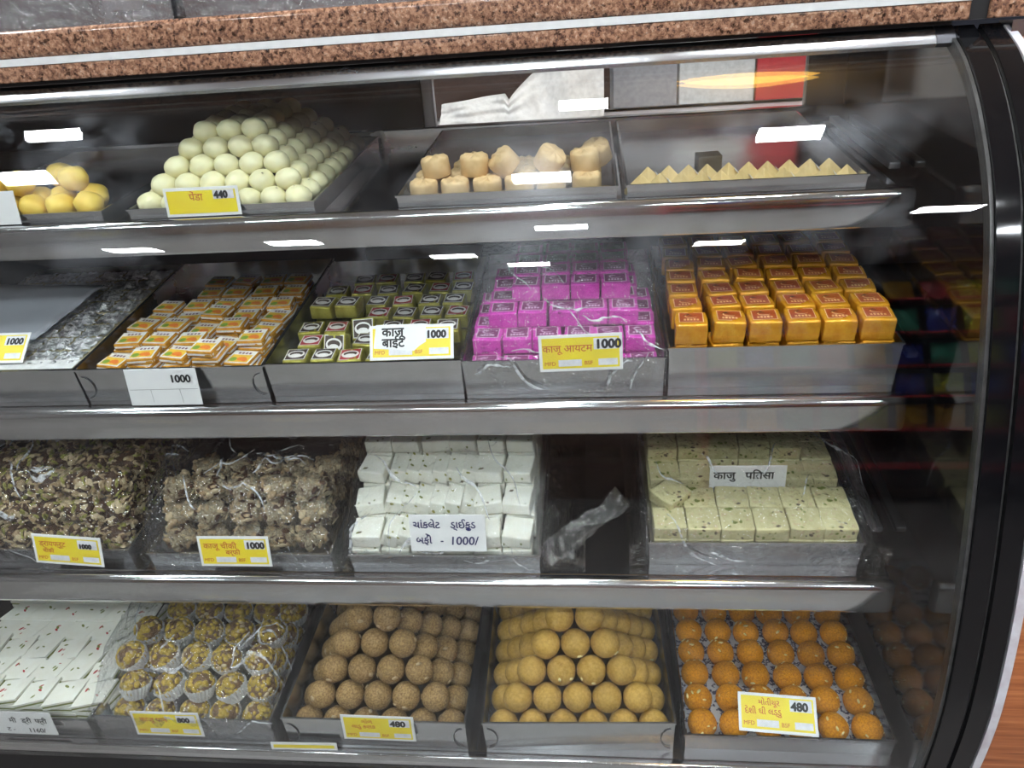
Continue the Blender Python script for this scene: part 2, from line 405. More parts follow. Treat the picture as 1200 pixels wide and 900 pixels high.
# ------------------------------------------------------------------ room
def plane_box(name, b, m): 
    mb = MB(); mb.box(*b); return struct(name, mb.mesh(name, m))
plane_box('floor', (-3.2, 3.2, -3.2, 2.9, -.05, 0), M['floor'])
plane_box('ceiling', (-3.2, 3.2, -3.2, 2.9, 2.81, 2.86), M['ceiling'])
plane_box('wall_left', (-3.25, -3.2, -3.2, 2.9, 0, 2.81), M['beige'])
plane_box('wall_right', (3.2, 3.25, -3.2, 2.9, 0, 2.81), M['beige'])
plane_box('wall_back', (-3.2, 3.2, 2.85, 2.9, 0, 2.81), M['beige'])
plane_box('wall_front', (-3.2, 3.2, -3.25, -3.2, 0, 2.81), M['beige'])
plane_box('trim_1', (-3.2, 3.2, -3.2, -3.17, 0, 1.25), M['brown_wall'])

# ------------------------------------------------------------------ glass profile (y, z), top to bottom
PR = [(1.124, 1.404), (1.060, 1.367), (.994, 1.303), (.935, 1.213), (.888, 1.071), (.853, .916), (.826, .742), (.817, .574), (.830, .444), (.846, .372)]
def spline(p, n=8):
    q = [Vector(a) for a in p]; q = [2 * q[0] - q[1]] + q + [2 * q[-1] - q[-2]]; out = []
    for i in range(1, len(q) - 2):
        a, b, c, d = q[i - 1:i + 3]
        for k in range(n):
            t = k / n
            out.append(.5 * (2 * b + (c - a) * t + (2 * a - 5 * b + 4 * c - d) * t * t + (3 * b - a - 3 * c + d) * t ** 3))
    out.append(q[-2]); return out
PROF = spline(PR)
def offset(pr, d):
    out = []
    for i, p in enumerate(pr):
        t = (pr[min(i + 1, len(pr) - 1)] - pr[max(i - 1, 0)]).normalized()
        out.append(p + Vector((t.y, -t.x)) * d)      # positive d = towards the shopper
    return out
if offset(PROF, 1)[20].x > PROF[20].x:
    _off = offset
    def offset(pr, d): return _off(pr, -d)
def band(x0, x1, d0, d1, pr=PROF, mi=0, mb=None):
    mb = mb or MB(); A = offset(pr, d0); B = offset(pr, d1)
    mb.loops([[(x0, a.x, a.y), (x1, a.x, a.y), (x1, b.x, b.y), (x0, b.x, b.y)] for a, b in zip(A, B)], mi, True)
    return mb
def autosmooth(me, ang=.6):
    bm = bmesh.new(); bm.from_mesh(me)
    bmesh.ops.recalc_face_normals(bm, faces=bm.faces)
    for e in bm.edges:
        if len(e.link_faces) == 2 and e.calc_face_angle(0) > ang: e.smooth = False
    for f in bm.faces: f.smooth = True
    bm.to_mesh(me); bm.free(); return me

# ------------------------------------------------------------------ display case
case = link('display_case', None); case.location = (0, 0, 0)
tag(case, 'long steel and glass sweet counter with curved front pane and four display levels', 'display case')
def cpart(name, mb, m, parent=case, bev=0, seg=2, label=None, smooth=False):
    me = mb.mesh(name, m)
    if bev: bevel_mesh(me, bev, seg)
    elif smooth: autosmooth(me)
    o = link(name, me, parent)
    if label: o['label'] = label
    return o
for k in (1, 2, 3):
    y, z, t = SH[k]
    mb = MB(); dep = (1.505 - y) / math.cos(t); drop = .012 if k == 1 else 0.0
    mb.box(X_LEFT, XR - .004, .002, dep, -.004 - drop, -drop - .0002, 0, F(k))
    sh = cpart('shelf', mb, M['steel_shelf'])
    ring = [(y + .0008, z - .0008)] + [(y - .008 - .012 * math.sin(a * math.pi / 16), z - .012 + .0128 * math.cos(a * math.pi / 16)) for a in range(9)] + [(y - .0195, z - .046), (y - .0165, z - .0515), (y - .010, z - .053), (y + .0008, z - .050)]
    ctr = (y - .008, z - .026)
    secs = [[(X_LEFT, a, b) for a, b in ring]] + [[(XR - .014 + .014 * math.sin(q * math.pi / 10), ctr[0] + (a - ctr[0]) * (.42 + .58 * math.cos(q * math.pi / 10) ** .7), ctr[1] + (b - ctr[1]) * (.80 + .20 * math.cos(q * math.pi / 10) ** .7)) for a, b in ring] for q in range(5)] + [[(XR, ctr[0] + (a - ctr[0]) * .42, ctr[1] + (b - ctr[1]) * .80) for a, b in ring]]
    mb = MB(); mb.loops(secs, 0, True, True)
    cpart('shelf_lip', mb, M['steel_shelf'], sh, smooth=True)
    mb = MB(); mb.box(XR + .002, XR + .018, .10, dep, -.006, .004, 0, F(k))
    cpart('shelf_bracket', mb, M['steel_dull'], sh, .002)
y, z, t = SH[4]
mb = MB(); mb.box(X_LEFT, X_END - .002, -.004, (1.52 - y) / math.cos(t), -.006, -.0002, 0, F(4))
deck = cpart('deck', mb, M['steel_shelf'])
mb = MB(); mb.box(X_LEFT, X_END - .002, y - .018, y - .0045, z - .022, z + .0006)
cpart('deck_lip', mb, M['steel_shelf'], deck, .004, 3)
mb = MB(); mb.box(X_LEFT, X_END, .850, 1.53, .09, .366)
cpart('base_cabinet', mb, M['black_gloss'])
mb = MB(); mb.box(X_LEFT, X_END, .90, 1.50, 0, .09)
cpart('plinth', mb, M['black_matte'])
mb = MB(); mb.box(X_LEFT, X_END, 1.530, 1.545, .09, 1.255)
cpart('back_panel', mb, M['dark_panel'])
mb = MB(); mb.box(X_LEFT, -.46, 1.532, 1.540, 1.296, 1.415)
cpart('sliding_door', mb, M['dark_panel'])
mb = MB(); mb.box(-.46, -.318, 1.514, 1.522, 1.28, 1.415); cpart('sliding_door', mb, M['dark_panel'])
mb = MB(); mb.box(-.318, -.296, 1.512, 1.534, 1.28, 1.415); cpart('door_stile', mb, M['steel_dull'], bev=.002)
mb = MB(); mb.box(.392, X_END, 1.514, 1.540, 1.28, 1.415); cpart('door_stile', mb, M['dark_panel'], bev=.002)
mb = MB(); mb.box(X_LEFT, X_END, 1.506, 1.545, 1.255, 1.296); cpart('rear_rail', mb, M['steel'], bev=.003)
mb = MB(); mb.box(-.47, .060, 1.512, 1.529, 1.034, 1.062); cpart('rear_rail', mb, M['white_plastic'], bev=.003, label='pale rail at the back of the second shelf')
# end walls
def side_poly(x0, x1, d):
    mb = MB(); A = offset(PROF, d)
    ring = [(p.x, p.y) for p in A] + [(.85, .09), (1.545, .09), (1.545, 1.415), (1.124, 1.415)]
    mb.loops([[(x0, a, b) for a, b in ring], [(x1, a, b) for a, b in ring]], 0, False); return mb
cpart('side_panel', side_poly(X_END, X_END + .006, -.004), M['black_gloss'], smooth=True)
cpart('side_panel', side_poly(X_LEFT - .006, X_LEFT, -.004), M['black_gloss'], smooth=True)
cpart('front_glass', band(X_LEFT, X_END, 0, .006), M['glass'], smooth=True)
# glass edge seals and the black curved end frames
cpart('glass_seal', band(X_END - .0015, X_END + .003, -.006, .0085), M['seal'], smooth=True, label='grey rubber seal along the glass edge')
cpart('end_frame', band(X_END + .0035, X_END + .030, -.02, .013), M['black_gloss'], smooth=True)
cpart('frame_bead', band(X_END + .0305, X_END + .036, -.02, .006), M['seal'], smooth=True)
cpart('end_frame', band(X_END + .0365, X_END + .062, -.02, .013), M['black_gloss'], smooth=True)
# steel trim along the top of the glass
ring = [(1.119, 1.4165), (1.109, 1.411), (1.101, 1.402), (1.0985, 1.396), (1.102, 1.3915), (1.126, 1.393), (1.138, 1.400), (1.138, 1.4165)]
mb = MB(); mb.loops([[(X_LEFT, a, b) for a, b in ring], [(X_END - .02, a, b) for a, b in ring]], 0, False)
cpart('top_trim', mb, M['steel'], smooth=True)
mb = MB(); mb.loops([[(X_END - .0195, a, b) for a, b in ring], [(X_END + .004, a, b) for a, b in ring]], 0, False)
cpart('trim_end_cap', mb, M['steel_dark'], smooth=True)

mb = MB(); mb.box(X_LEFT, X_END, 1.112, 1.545, 1.4168, 1.4213); cpart('gap_blackout', mb, M['black_matte'], label='black plate darkening the gap between case and granite')  # added black plate; the darkness of the gap is put into its colour
# ------------------------------------------------------------------ counter tops
def slab(x0, x1, label):
    mb = MB(); mb.box(x0, x1, 1.098, 1.62, 1.4215, 1.443)
    lo = mb.mesh('countertop', M['granite']); bevel_mesh(lo, .002)
    o = link('countertop', lo); tag(o, label, 'countertop', 'red granite counter tops')
    mb = MB(); mb.box(x0, x1, 1.097, 1.125, 1.4432, 1.4528)
    me = mb.mesh('inlay_strip', M['white_plastic']); link('inlay_strip', me, o)['label'] = 'white strip between the granite slabs'
    mb = MB(); mb.box(x0, x1, 1.098, 1.62, 1.453, 1.489)
    me = mb.mesh('upper_slab', M['granite']); bevel_mesh(me, .008, 3); link('upper_slab', me, o)
    return o
slab(-1.6, .474, 'red granite counter top with white inlay strip running above the sweet case')
slab(.498, 1.6, 'short red granite counter top continuing right of the dark gap')
mb = MB(); mb.box(.4745, .4975, 1.104, 1.60, 1.4215, 1.489)
tag(link('gap_filler', mb.mesh('gap_filler', M['black_matte'])), 'dark upright filler strip in the gap between the two granite tops', 'filler strip')

# neighbouring counter on the right
nb = link('neighbouring_counter', None); tag(nb, 'orange wood fronted counter with white edge strip at far right', 'counter')
def npart(n, mb, m, sm=True, label=None):
    me = mb.mesh(n, m); 
    if sm: autosmooth(me)
    o = link(n, me, nb)
    if label: o['label'] = label
npart('edge_strip', band(X_END + .067, X_END + .078, -.03, .010), M['white_edge'], label='chipped white edge strip')
npart('wood_front', band(X_END + .0795, 1.55, -.03, .004), M['wood'], label='orange wood veneer front')
mb = MB(); mb.box(X_END + .07, 1.55, 1.104, 1.14, 1.396, 1.418); npart('top_trim', mb, M['steel'])
mb = MB(); mb.box(X_END + .07, 1.55, .87, 1.54, .0, .366); npart('base', mb, M['wood'])
mb = MB(); mb.box(1.52, 1.55, 1.15, 1.54, .366, 1.418); npart('side', mb, M['wood'])

# ------------------------------------------------------------------ behind the counter
rc = link('rear_counter', None); tag(rc, 'grey rear counter seen through the open back of the case', 'counter')
mb = MB(); mb.box(-1.6, 1.6, 2.05, 2.62, 0, 1.20); link('cabinet', mb.mesh('cabinet', M['grey_cab']), rc)
mb = MB(); mb.box(-1.62, 1.62, 2.02, 2.63, 1.20, 1.235); link('top', bevel_mesh(mb.mesh('top', M['counter_top']), .004), rc)
wc = link('rear_cupboard', None); tag(wc, 'grey, white and red cupboard doors glimpsed behind the top shelf', 'cupboard')
mb = MB(); mb.box(-.6, 1.3, 2.44, 2.62, 1.24, 2.1); link('body', mb.mesh('body', M['grey_cab']), wc)
for n, x0, x1, m in (('door', .07, .255, 'grey_cab'), ('door', .262, .475, 'pale_cab'), ('door', .482, .642, 'red_cab'), ('door', .65, 1.2, 'dark_panel'), ('door', -.58, .06, 'dark_brown')):
    mb = MB(); mb.box(x0, x1, 2.415, 2.438, 1.245, 2.08); link(n, bevel_mesh(mb.mesh(n, M[m]), .002), wc)
# white cloth draped over the rear counter's edge
def cloth():
    mb = MB(); nx, nz = 40, 24; L = []
    top = lambda u: 1.275 + .03 * u + .30 * max(0, u - .42) ** .8 if u > .42 else 1.29 + .05 * u
    for iz in range(nz + 1):
        row = []
        for ix in range(nx + 1):
            u = ix / nx; w = iz / nz
            x = -.43 + u * .47; zz = 1.238 + (top(u) - 1.238) * w
            yy = 2.25 + .05 * w + .018 * math.sin(u * 21 + 2 * w) + .012 * noise.noise(Vector((u * 6, w * 5, 1)))
            row.append((x, yy, zz))
        L.append(row)
    back = [[(x, y2 + .035, z2) for x, y2, z2 in r] for r in L]
    mb.loops([a + b[::-1] for a, b in zip(L, back)], 0, True, True)
    return autosmooth(mb.mesh('folded_cloth', M['cloth']), 1.2)
tag(link('folded_cloth', cloth()), 'white cloth bundled on the rear counter behind the cashew discs', 'cloth')

# ceiling lights and a yellow hanging lamp reflected in the pane, plus added fill panels
for i, (x, y, s) in enumerate(PANELS):
    fr = MB(); h = s / 2 + .015
    g = s * .34 + .015
    fr.box(-h, h, -g, -g + .014, -.014, 0); fr.box(-h, h, g - .014, g, -.014, 0); fr.box(-h, -h + .014, -g + .014, g - .014, -.014, 0); fr.box(h - .014, h, -g + .014, g - .014, -.014, 0)
    o = link('ceiling_light', fr.mesh('ceiling_light', M['white_plastic']), None, T(x, y, 2.81))
    tag(o, 'rectangular white ceiling panel light, in a set that includes added fill panels', 'ceiling light', 'ceiling panel lights')
    d = MB(); d.box(-s / 2, s / 2, -s * .34, s * .34, -.008, -.001); link('diffuser', d.mesh('diffuser', M['led']), o)
lamp = link('hanging_lamp', None, None, T(.385, 1.27, 2.30)); tag(lamp, 'long yellow glowing lamp hanging above the counter', 'lamp')
mb = MB(); L = []
for i in range(13):
    a = i / 12; xx = -.17 + .34 * a; r = .006 + .085 * math.sin(math.pi * a) ** .7
    L.append([(xx, r * math.cos(q * math.pi / 8), .03 + .6 * r * math.sin(q * math.pi / 8)) for q in range(16)])
mb.loops(L); link('lamp_shade', mb.mesh('lamp_shade', M['warm']), lamp)
mb = MB(); mb.tube([(0, 0, .08), (0, 0, .51)], .003); link('cord', mb.mesh('cord', M['black_matte']), lamp)

# snack rack on the far side of the shop, mirrored in the pane
rack = link('snack_rack', None, None, T(1.9, -3.0, 0)); tag(rack, 'tall red snack rack across the shop, mirrored in the curved pane', 'rack')
for n, bx in (('side', (-1.25, -1.22, -.15, .15, 0, 2.5)), ('side', (1.22, 1.25, -.15, .15, 0, 2.5)), ('back', (-1.22, 1.22, -.16, -.15, .1, 2.5))):
    mb = MB(); mb.box(*bx); link(n, mb.mesh(n, M['dark_brown' if n == 'back' else 'red_cab']), rack)
PKT = [mat('packet_blue', (.03, .05, .30), .25), mat('packet_lime', (.38, .42, .03), .25), mat('packet_crimson', (.40, .03, .04), .25), mat('packet_teal', (.04, .25, .16), .25), mat('packet_gold', (.55, .30, .03), .25)]
def pillow(m):
    mb = MB(); L = []
    for q in range(9):
        v = q / 8; z = .26 * v; t = .004 + .034 * math.sin(math.pi * v) ** .6
        L.append([(.088 * math.cos(a * math.pi / 8) * (1 if abs(v - .5) < .49 else 1.03), t * math.sin(a * math.pi / 8), z) for a in range(16)])
    mb.loops(L); return mb.mesh('snack_packet', m)
PM = [pillow(m) for m in PKT]; PN = ['blue', 'lime green', 'crimson', 'teal green', 'gold']
for l in range(6):
    mb = MB(); z_ = .35 + l * .36; mb.box(-1.22, 1.22, -.15, .16, z_ - .02, z_); link('rack_board', mb.mesh('rack_board', M['red_cab']), rack)
    if l < 1: continue
    for i in range(11):
        q = rng.randrange(5) if i % 3 else (l * 2 + i // 3) % 5
        stamp('snack_packet', 'packet', PM[q], [], T(1.9 - 1.10 + i * .22, -2.98, z_ + .0005) @ RZ(U(-.1, .1)), f'{PN[q]} snack packet mirrored in the pane, {ORD[l - 1]} stocked board up, {colw(i, 11)}', 'snack packets on the rack opposite')

# ------------------------------------------------------------------ trays
def tray_mesh(w, d, h, floor=.0015, flare=.0012):
    mb = MB(); t = .0014
    def lp(i, z, g=0.0): return [(-w / 2 + i - g, i - g, z), (w / 2 - i + g, i - g, z), (w / 2 - i + g, d - i + g, z), (-w / 2 + i - g, d - i + g, z)]
    L = [lp(flare, 0), lp(0, h - .003), lp(-.0018, h - .003), lp(-.0018, h), lp(t, h), lp(flare * (1 - floor / h) + t, floor)]
    mb.loops(L, 0, False, True)
    return mb.mesh('sweet_tray', M['steel'])
TRAYS = {}
def tray(key, k, x0, x1, s0, d, h, label, floor=.0015, base=0.0, wire=False, matn='steel', rz=0.0):
    me = tray_mesh(x1 - x0, d, h, floor)
    me.materials[0] = M[matn]
    o = link('sweet_tray', me, None, P(k, (x0 + x1) / 2, s0, base, rz)); tag(o, label, 'tray', 'steel sweet trays')
    if wire:
        for sx in (-1, 1):
            mb = MB(); cx = sx * ((x1 - x0) / 2 - .006)
            mb.tube([(cx - sx * .015 * math.sin(a * math.pi / 12), -.0006, h * .45 + h * .33 * math.cos(a * math.pi / 12)) for a in range(13)], .0008)
            link('handle_wire', mb.mesh('handle_wire', M['steel_dark']), o)
    TRAYS[key] = (k, x0, x1, s0, d, h, floor, base)
    return o
tray('yellow', 1, -1.035, -.738, .002, .41, .028, 'steel tray of yellow pedas at the left end of the top shelf', .008, base=-.012)
tray('peda', 1, -.695, -.405, .002, .40, .028, 'steel tray under the pale peda pyramid on the top shelf', .010, base=-.012)
tray('disc', 1, -.280, .036, .002, .412, .030, 'shallow steel tray holding cashew discs on the top shelf', .012, base=-.012)
tray('cone', 1, .050, .372, .002, .412, .030, 'shallow steel tray of pointed sweets right of the cashew disc tray', .008, base=-.012)
tray('silver', 2, -1.115, -.806, .012, .39, .060, 'steel tray of silver leaf barfi at the left end of second shelf', .040)
tray('packet', 2, -.803, -.500, .012, .39, .060, 'steel tray of labelled amber packets on the second shelf', .030, wire=True)
tray('cube', 2, -.497, -.196, .016, .37, .060, 'steel tray of gold green foil cubes on the second shelf', .030)
tray('pink', 2, -.193, .100, .012, .38, .060, 'steel tray beneath the magenta boxes on the second shelf', .016)
tray('orange', 2, .106, .424, .020, .36, .070, 'steel tray of orange foil boxes at the right of second shelf', .036)
tray('nutbar', 3, -1.078, -.770, .016, .39, .032, 'shallow steel tray of dark nut clusters at left of third shelf')
tray('almond', 3, -.732, -.424, .010, .39, .032, 'shallow steel tray of almond chikki on the third shelf')
tray('white', 3, -.392, -.090, .010, .39, .032, 'shallow steel tray of white barfi stacks on the third shelf', .012)
tray('patisa', 3, .078, .390, .022, .38, .050, 'steel tray of patisa squares at the right of third shelf', .028)
tray('diamond', 4, -1.170, -.862, -.003, .42, .046, 'steel tray of white sandwich barfi at left of bottom level', .018)
tray('nutball', 4, -.846, -.538, -.003, .42, .060, 'steel tray of nut balls in paper cups on the bottom level')
tray('brown', 4, -.515, -.214, -.003, .42, .070, 'deep steel tray of brown laddus on the bottom level', wire=True)
tray('ylw', 4, -.186, .114, .004, .42, .070, 'deep steel tray of yellow laddus on the bottom level', wire=True, rz=.035)
tray('mot', 4, .131, .446, .014, .40, .036, 'shallow steel tray of orange laddus at right of bottom level')

# ------------------------------------------------------------------ price cards
TAGN = [0]
def text(s, size, m, bold=0.0, align='LEFT', shear=0.0):
    """lettering as a flat mesh; heavier strokes by striking the same outline a few times"""
    c = bpy.data.curves.new('lettering', 'FONT'); c.body = s; c.size = size; c.align_x = align; c.shear = shear; c.resolution_u = 3
    o = bpy.data.objects.new('lettering', c); C.objects.link(o)
    dg = bpy.context.evaluated_depsgraph_get(); dg.update()
    me = bpy.data.meshes.new_from_object(o.evaluated_get(dg), depsgraph=dg)
    bpy.data.objects.remove(o); bpy.data.curves.remove(c)
    V = [tuple(v.co) for v in me.vertices]; Fs = [tuple(p.vertices) for p in me.polygons]
    mb = MB(); r = bold
    for q, (dx, dy) in enumerate(((0, 0), (r, 0), (-r, 0), (0, r), (0, -r), (r * .7, r * .7), (-r * .7, -r * .7)) if bold else ((0, 0),)):
        mb.add([(x + dx, y + dy, z + q * 1e-5) for x, y, z in V], Fs)
    bpy.data.meshes.remove(me)
    return mb.mesh('lettering', m)
def price_tag(mtx, w, h, label, rows=(), price=None, plain=False, price_size=.017, boxes=True, ink='orange_ink'):
    mb = MB(); mb.box(-w / 2, w / 2, -.0006, .0006, 0, h)
    o = link('price_tag', bevel_mesh(mb.mesh('price_tag', M['card']), .0004, 1, False), None, mtx); tag(o, label, 'price tag', 'price tags')
    e = .0045
    if not plain:
        mb = MB(); mb.add([(-w / 2 + e, -.0009, e), (w / 2 - e, -.0009, e), (w / 2 - e, -.0009, h - e), (-w / 2 + e, -.0009, h - e)], [(0, 1, 2, 3)])
        link('printed_panel', mb.mesh('printed_panel', M['yellow']), o)
        if price:
            mb = MB(); mb.add([(w * .16, -.0011, h * .58), (w / 2 - e * 1.6, -.0011, h * .58), (w / 2 - e * 1.6, -.0011, h * .88), (w * .16, -.0011, h * .88)], [(0, 1, 2, 3)])
            link('price_patch', mb.mesh('price_patch', M['box_white']), o)
        if boxes:
            for bx0, bx1 in ((-.27, .01), (.21, .44)):
                mb = MB(); mb.add([(w * bx0, -.0011, h * .14), (w * bx1, -.0011, h * .14), (w * bx1, -.0011, h * .32), (w * bx0, -.0011, h * .32)], [(0, 1, 2, 3)])
                link('blank_box', mb.mesh('blank_box', M['box_white']), o)
            for tx, s in ((-.44, 'MFD'), (.04, 'BSF')):
                link('lettering', text(s, h * .15, M['orange_ink'], .0001), o, T(w * tx, -.0012, h * .17) @ RX(math.pi / 2))
    for s, x, z, size in rows:
        link('lettering', text(s, size, M[ink], .00025 if plain else .0002), o, T(w * x, -.0013, h * z) @ RX(math.pi / 2))
    if price:
        px, pz = price_at if False else (w * .175, h * .61)
        link('price', text(price, price_size, M['black_ink'], .0010), o, T(px, -.0014, pz) @ RX(math.pi / 2))
    return o
def W(x, y, z, lean=0, yaw=0, roll=0): return T(x, y, z) @ RZ(rad(yaw)) @ RX(-rad(lean)) @ RY(rad(roll))
TW, TH = .119, .054

price_tag(W(-.572, SH[1][0] - .006, 1.2238, 4), .116, .042, 'yellow price tag reading 440 in front of the pale pedas', [('पेंडा', -.16, .55, .015)], '440', boxes=False, price_size=.014)
price_tag(W(-.925, SH[1][0] - .006, 1.2238, 4), .116, .050, 'white price card at left edge before the yellow pedas', [], None, plain=True)
price_tag(P(2, -.960, .030, .0635, 0, rad(-56)), TW, TH, 'yellow price tag reading 1000 leaning back on the silver barfi', [('काजू', -.42, .60, .014)], '1000', price_size=.015)
t_ = price_tag(W(-.659, SH[2][0] - .0085, .9515, 2, 0, 0), .116, .060, 'white price card reading 1000 on the amber packet tray', [], None, plain=True)
link('price', text('1000', .017, M['black_ink'], .0007), t_, T(.014, -.0014, .038) @ RX(math.pi / 2))
mb = MB()
for a, b in (((-.055, .026), (.056, .0265)), ((.028, .004), (.026, .026)), ((-.02, .006), (-.021, .026))):
    mb.add([(a[0], -.001, a[1]), (b[0], -.001, b[1]), (b[0] + .0004, -.001, b[1] + .0005), (a[0] + .0004, -.001, a[1] + .0005)], [(0, 1, 2, 3)])
link('ruled_line', mb.mesh('ruled_line', M['black_ink']), t_)
t_ = price_tag(P(2, -.268, .014, .0635, rad(1), rad(-38)), .126, .052, 'yellow price tag with pasted white scrap on the foil cubes', [], '1000', price_size=.015)
mb = MB(); mb.poly([(-.057, -.0016, .018), (.004, -.0016, .013), (.012, -.0016, .020), (.022, -.0016, .026), (.022, -.0016, .053), (-.053, -.0016, .053)])
link('paper_scrap', mb.mesh('paper_scrap', M['card']), t_)
for s, z in (('काजू', .0355), ('बाईट', .0195)): link('lettering', text(s, .0185, M['black_ink'], .0006), t_, T(-.044, -.0019, z) @ RX(math.pi / 2))
price_tag(W(-.019, SH[2][0] - .004, .9935, 3, 0, -1.2), TW, .055, 'yellow price tag reading 1000 hanging on the magenta box tray', [('काजू आयटम', -.455, .54, .0150)], '1000', price_size=.0185)
price_tag(W(-.865, SH[3][0] - .006, .6905, 6, 0, 4), TW, TH, 'faded yellow price tag before the dark nut clusters', [('ड्रायफ्रूट', -.40, .62, .013), ('चीकी', -.36, .40, .010)], '1000', price_size=.011)
price_tag(W(-.577, SH[3][0] - .006, .6905, 6, 0, 0), TW, TH, 'yellow price tag reading 1000 before the almond chikki', [('काजू चीकी', -.42, .60, .014), ('बर्फी', -.12, .40, .012)], '1000', price_size=.0155)
t_ = price_tag(W(-.228, SH[3][0] - .006, .722, 8), .118, .062, 'white handwritten card reading 1000 on the white barfi stacks', [], None, plain=True)
for s, x, z, sz in (('ચાંકલેટ', -.053, .040, .0165), ('ડ્ાઈફુડ', .005, .040, .0165), ('બફી', -.050, .014, .0165), ('ે', -.028, .0155, .0165), ('-', -.012, .014, .016), ('1000/', .002, .012, .0195)):
    link('lettering', text(s, sz, M['blue_ink'], .00035, shear=.1 if s[0] == '1' else 0), t_, T(x, -.0014, z) @ RX(math.pi / 2))
t_ = price_tag(P(3, .2375, .1225, .0485, 0, rad(-7)), .118, .060, 'white card with Hindi name standing among the patisa squares', [], None, plain=True)
for s, x, z, sz in (('काजु', -.053, .036, .019), ('पितसा', -.004, .036, .019), ('D.C.', -.052, .009, .017)):
    link('lettering', text(s, sz, M['black_ink'], .0005), t_, T(x, -.0014, z) @ RX(math.pi / 2))
t_ = price_tag(W(-.978, SH[4][0] - .0125, .4025, -1), .118, .052, 'white handwritten card before the white sandwich barfi', [], None, plain=True)
for s, x, z, sz in (('मी', -.020, .028, .015), ('ड्री', .002, .028, .015), ('फ्री', .027, .028, .015), ('ट -', -.030, .008, .013), ('1160/', .008, .006, .014)):
    link('lettering', text(s, sz, M['black_ink'], .0002), t_, T(x, -.0014, z) @ RX(math.pi / 2))
price_tag(W(-.714, SH[4][0] - .0125, .4105, -1, 0, 0), TW, TH, 'pale yellow price tag reading 800 before the nut balls', [('काजू पान', -.38, .60, .014)], '800', price_size=.014)
price_tag(W(-.355, SH[4][0] - .0125, .4165, -1, 0, .6), TW, TH, 'yellow price tag reading 480 on the brown laddu tray', [('ગોળ', -.22, .70, .011), ('લાડુ કણક', -.36, .50, .011)], '480', price_size=.0165)
price_tag(P(4, .273, .0165, .0405, 0, rad(-57), rad(3)), TW, .057, 'yellow price tag reading 480 resting among the orange laddus', [('મોતીચૂર', -.24, .70, .0115), ('દેશી ઘી લડ્ડુ', -.42, .46, .0125)], '480', price_size=.017)
price_tag(P(4, -.486, -.0135, .0030, rad(1), rad(-8)), .112, .016, 'loose price tag edge on the deck before the brown laddus', [], None, boxes=False)

# ------------------------------------------------------------------ top shelf sweets
def lumpy(name, r, rz, seed, m, amp=.05, extra=None, mats=None):
    bm = ball_bm(r, rz, seed, amp)
    if extra: extra(bm)
    return bm_mesh(bm, name, mats or [m])
pedas = [lumpy('peda', .0200, .0168, i, M['cream'], .06, (lambda bm, i=i: bits(bm, .0200, .0168, 1 if i % 2 else 0, .0012, i, 1, .8)), [M['cream'], M['brown_block']]) for i in range(5)]
def pyramid(k, cx, s0, h0, nx, ny, layers, d, dz, r, protos, name, cat, adj, group, jit=.0012, skew=0.0, rot=0.0):
    for l in range(layers):
        a, b = nx - l, ny - l
        if a < 1: break
        for j in range(b):
            for i in range(a):
                top = l == layers - 1 or a <= 2
                if not (j == 0 or i == 0 or i == a - 1 or top or (j == b - 1 and l > 1)): continue
                x = cx + (i - (a - 1) / 2) * d + skew * l + U(-jit, jit); s = s0 + r + (j + l / 2) * d + U(-jit, jit); h = h0 + r * 0 + l * dz + U(0, .0006)
                if rot: x, s = cx + (x - cx) * math.cos(rot) - (s - s0) * math.sin(rot), s0 + (x - cx) * math.sin(rot) + (s - s0) * math.cos(rot)
                stamp(name, cat, rng.choice(protos), [], P(k, x, s, h, U(0, 6.28), U(-.25, .25), U(-.25, .25)),
                      f'{adj}, {layw(l)}, {roww(j)}, {colw(i, a)}', group)
pyramid(1, -.552, .006, -.0012 + .0174, 7, 9, 5, .0393, .0212, .020, pedas, 'peda', 'sweet', 'pale round peda', 'pale pedas piled in a pyramid', .001)
ypeda = [lumpy('peda', .0215, .0195, 20 + i, M['yellow_peda'], .14) for i in range(4)]
for l, pts in ((0, [(-.955, .028), (-.91, .026), (-.864, .028), (-.817, .028), (-.772, .03), (-.932, .075), (-.885, .075), (-.84, .074), (-.79, .076)]), (1, [(-.935, .052), (-.888, .05), (-.806, .064), (-.845, .092)])):
    for i, (x, s) in enumerate(pts):
        j = 0 if s < .06 else 1
        stamp('peda', 'sweet', ypeda[i % 4], [], P(1, x, s, .0185 + l * .032, U(0, 6)), f'yellow lumpy peda on the top shelf, {layw(l)}, {roww(j)}, {ORD[i if i < 5 else i - 5]} from left', 'yellow pedas at the left end')
def disc_mesh(seed):
    mb = MB(); n = 48; r = .0208; h = .0275; L = []
    for rr, z in ((.90, 0), (1, .002), (1.0, h - .004), (.97, h - .001)):
        L.append([(rr * r * math.cos(2 * math.pi * i / n), rr * r * math.sin(2 * math.pi * i / n), z) for i in range(n)])
    for rr in (.85, .6, .35, .12):
        L.append([(rr * r * math.cos(2 * math.pi * i / n), rr * r * math.sin(2 * math.pi * i / n), h + .0022 * (1 - rr * .8) + .0013 * math.cos(8 * 2 * math.pi * i / n + rr) * (1.0 if rr > .2 else .2)) for i in range(n)])
    o = Vector((seed, seed * 2, 0))
    L = [[tuple(Vector(p) + noise.noise_vector(Vector(p) * 60 + o) * .0008) for p in l] for l in L]
    mb.loops(L); return mb.mesh('cashew_disc', M['kaju_disc'])
discs = [disc_mesh(i) for i in range(3)]
for j in range(3):
    for i in range(6):
        x = -.246 + i * .0475 + U(-.002, .002) + (.004 if j else 0)
        stamp('cashew_disc', 'sweet', discs[(i + j) % 3], [], P(1, x, .031 + j * .047, .0012, U(0, 6)), f'tan cashew disc, bottom layer, {roww(j)}, {colw(i, 6)}', 'cashew discs on the top shelf')
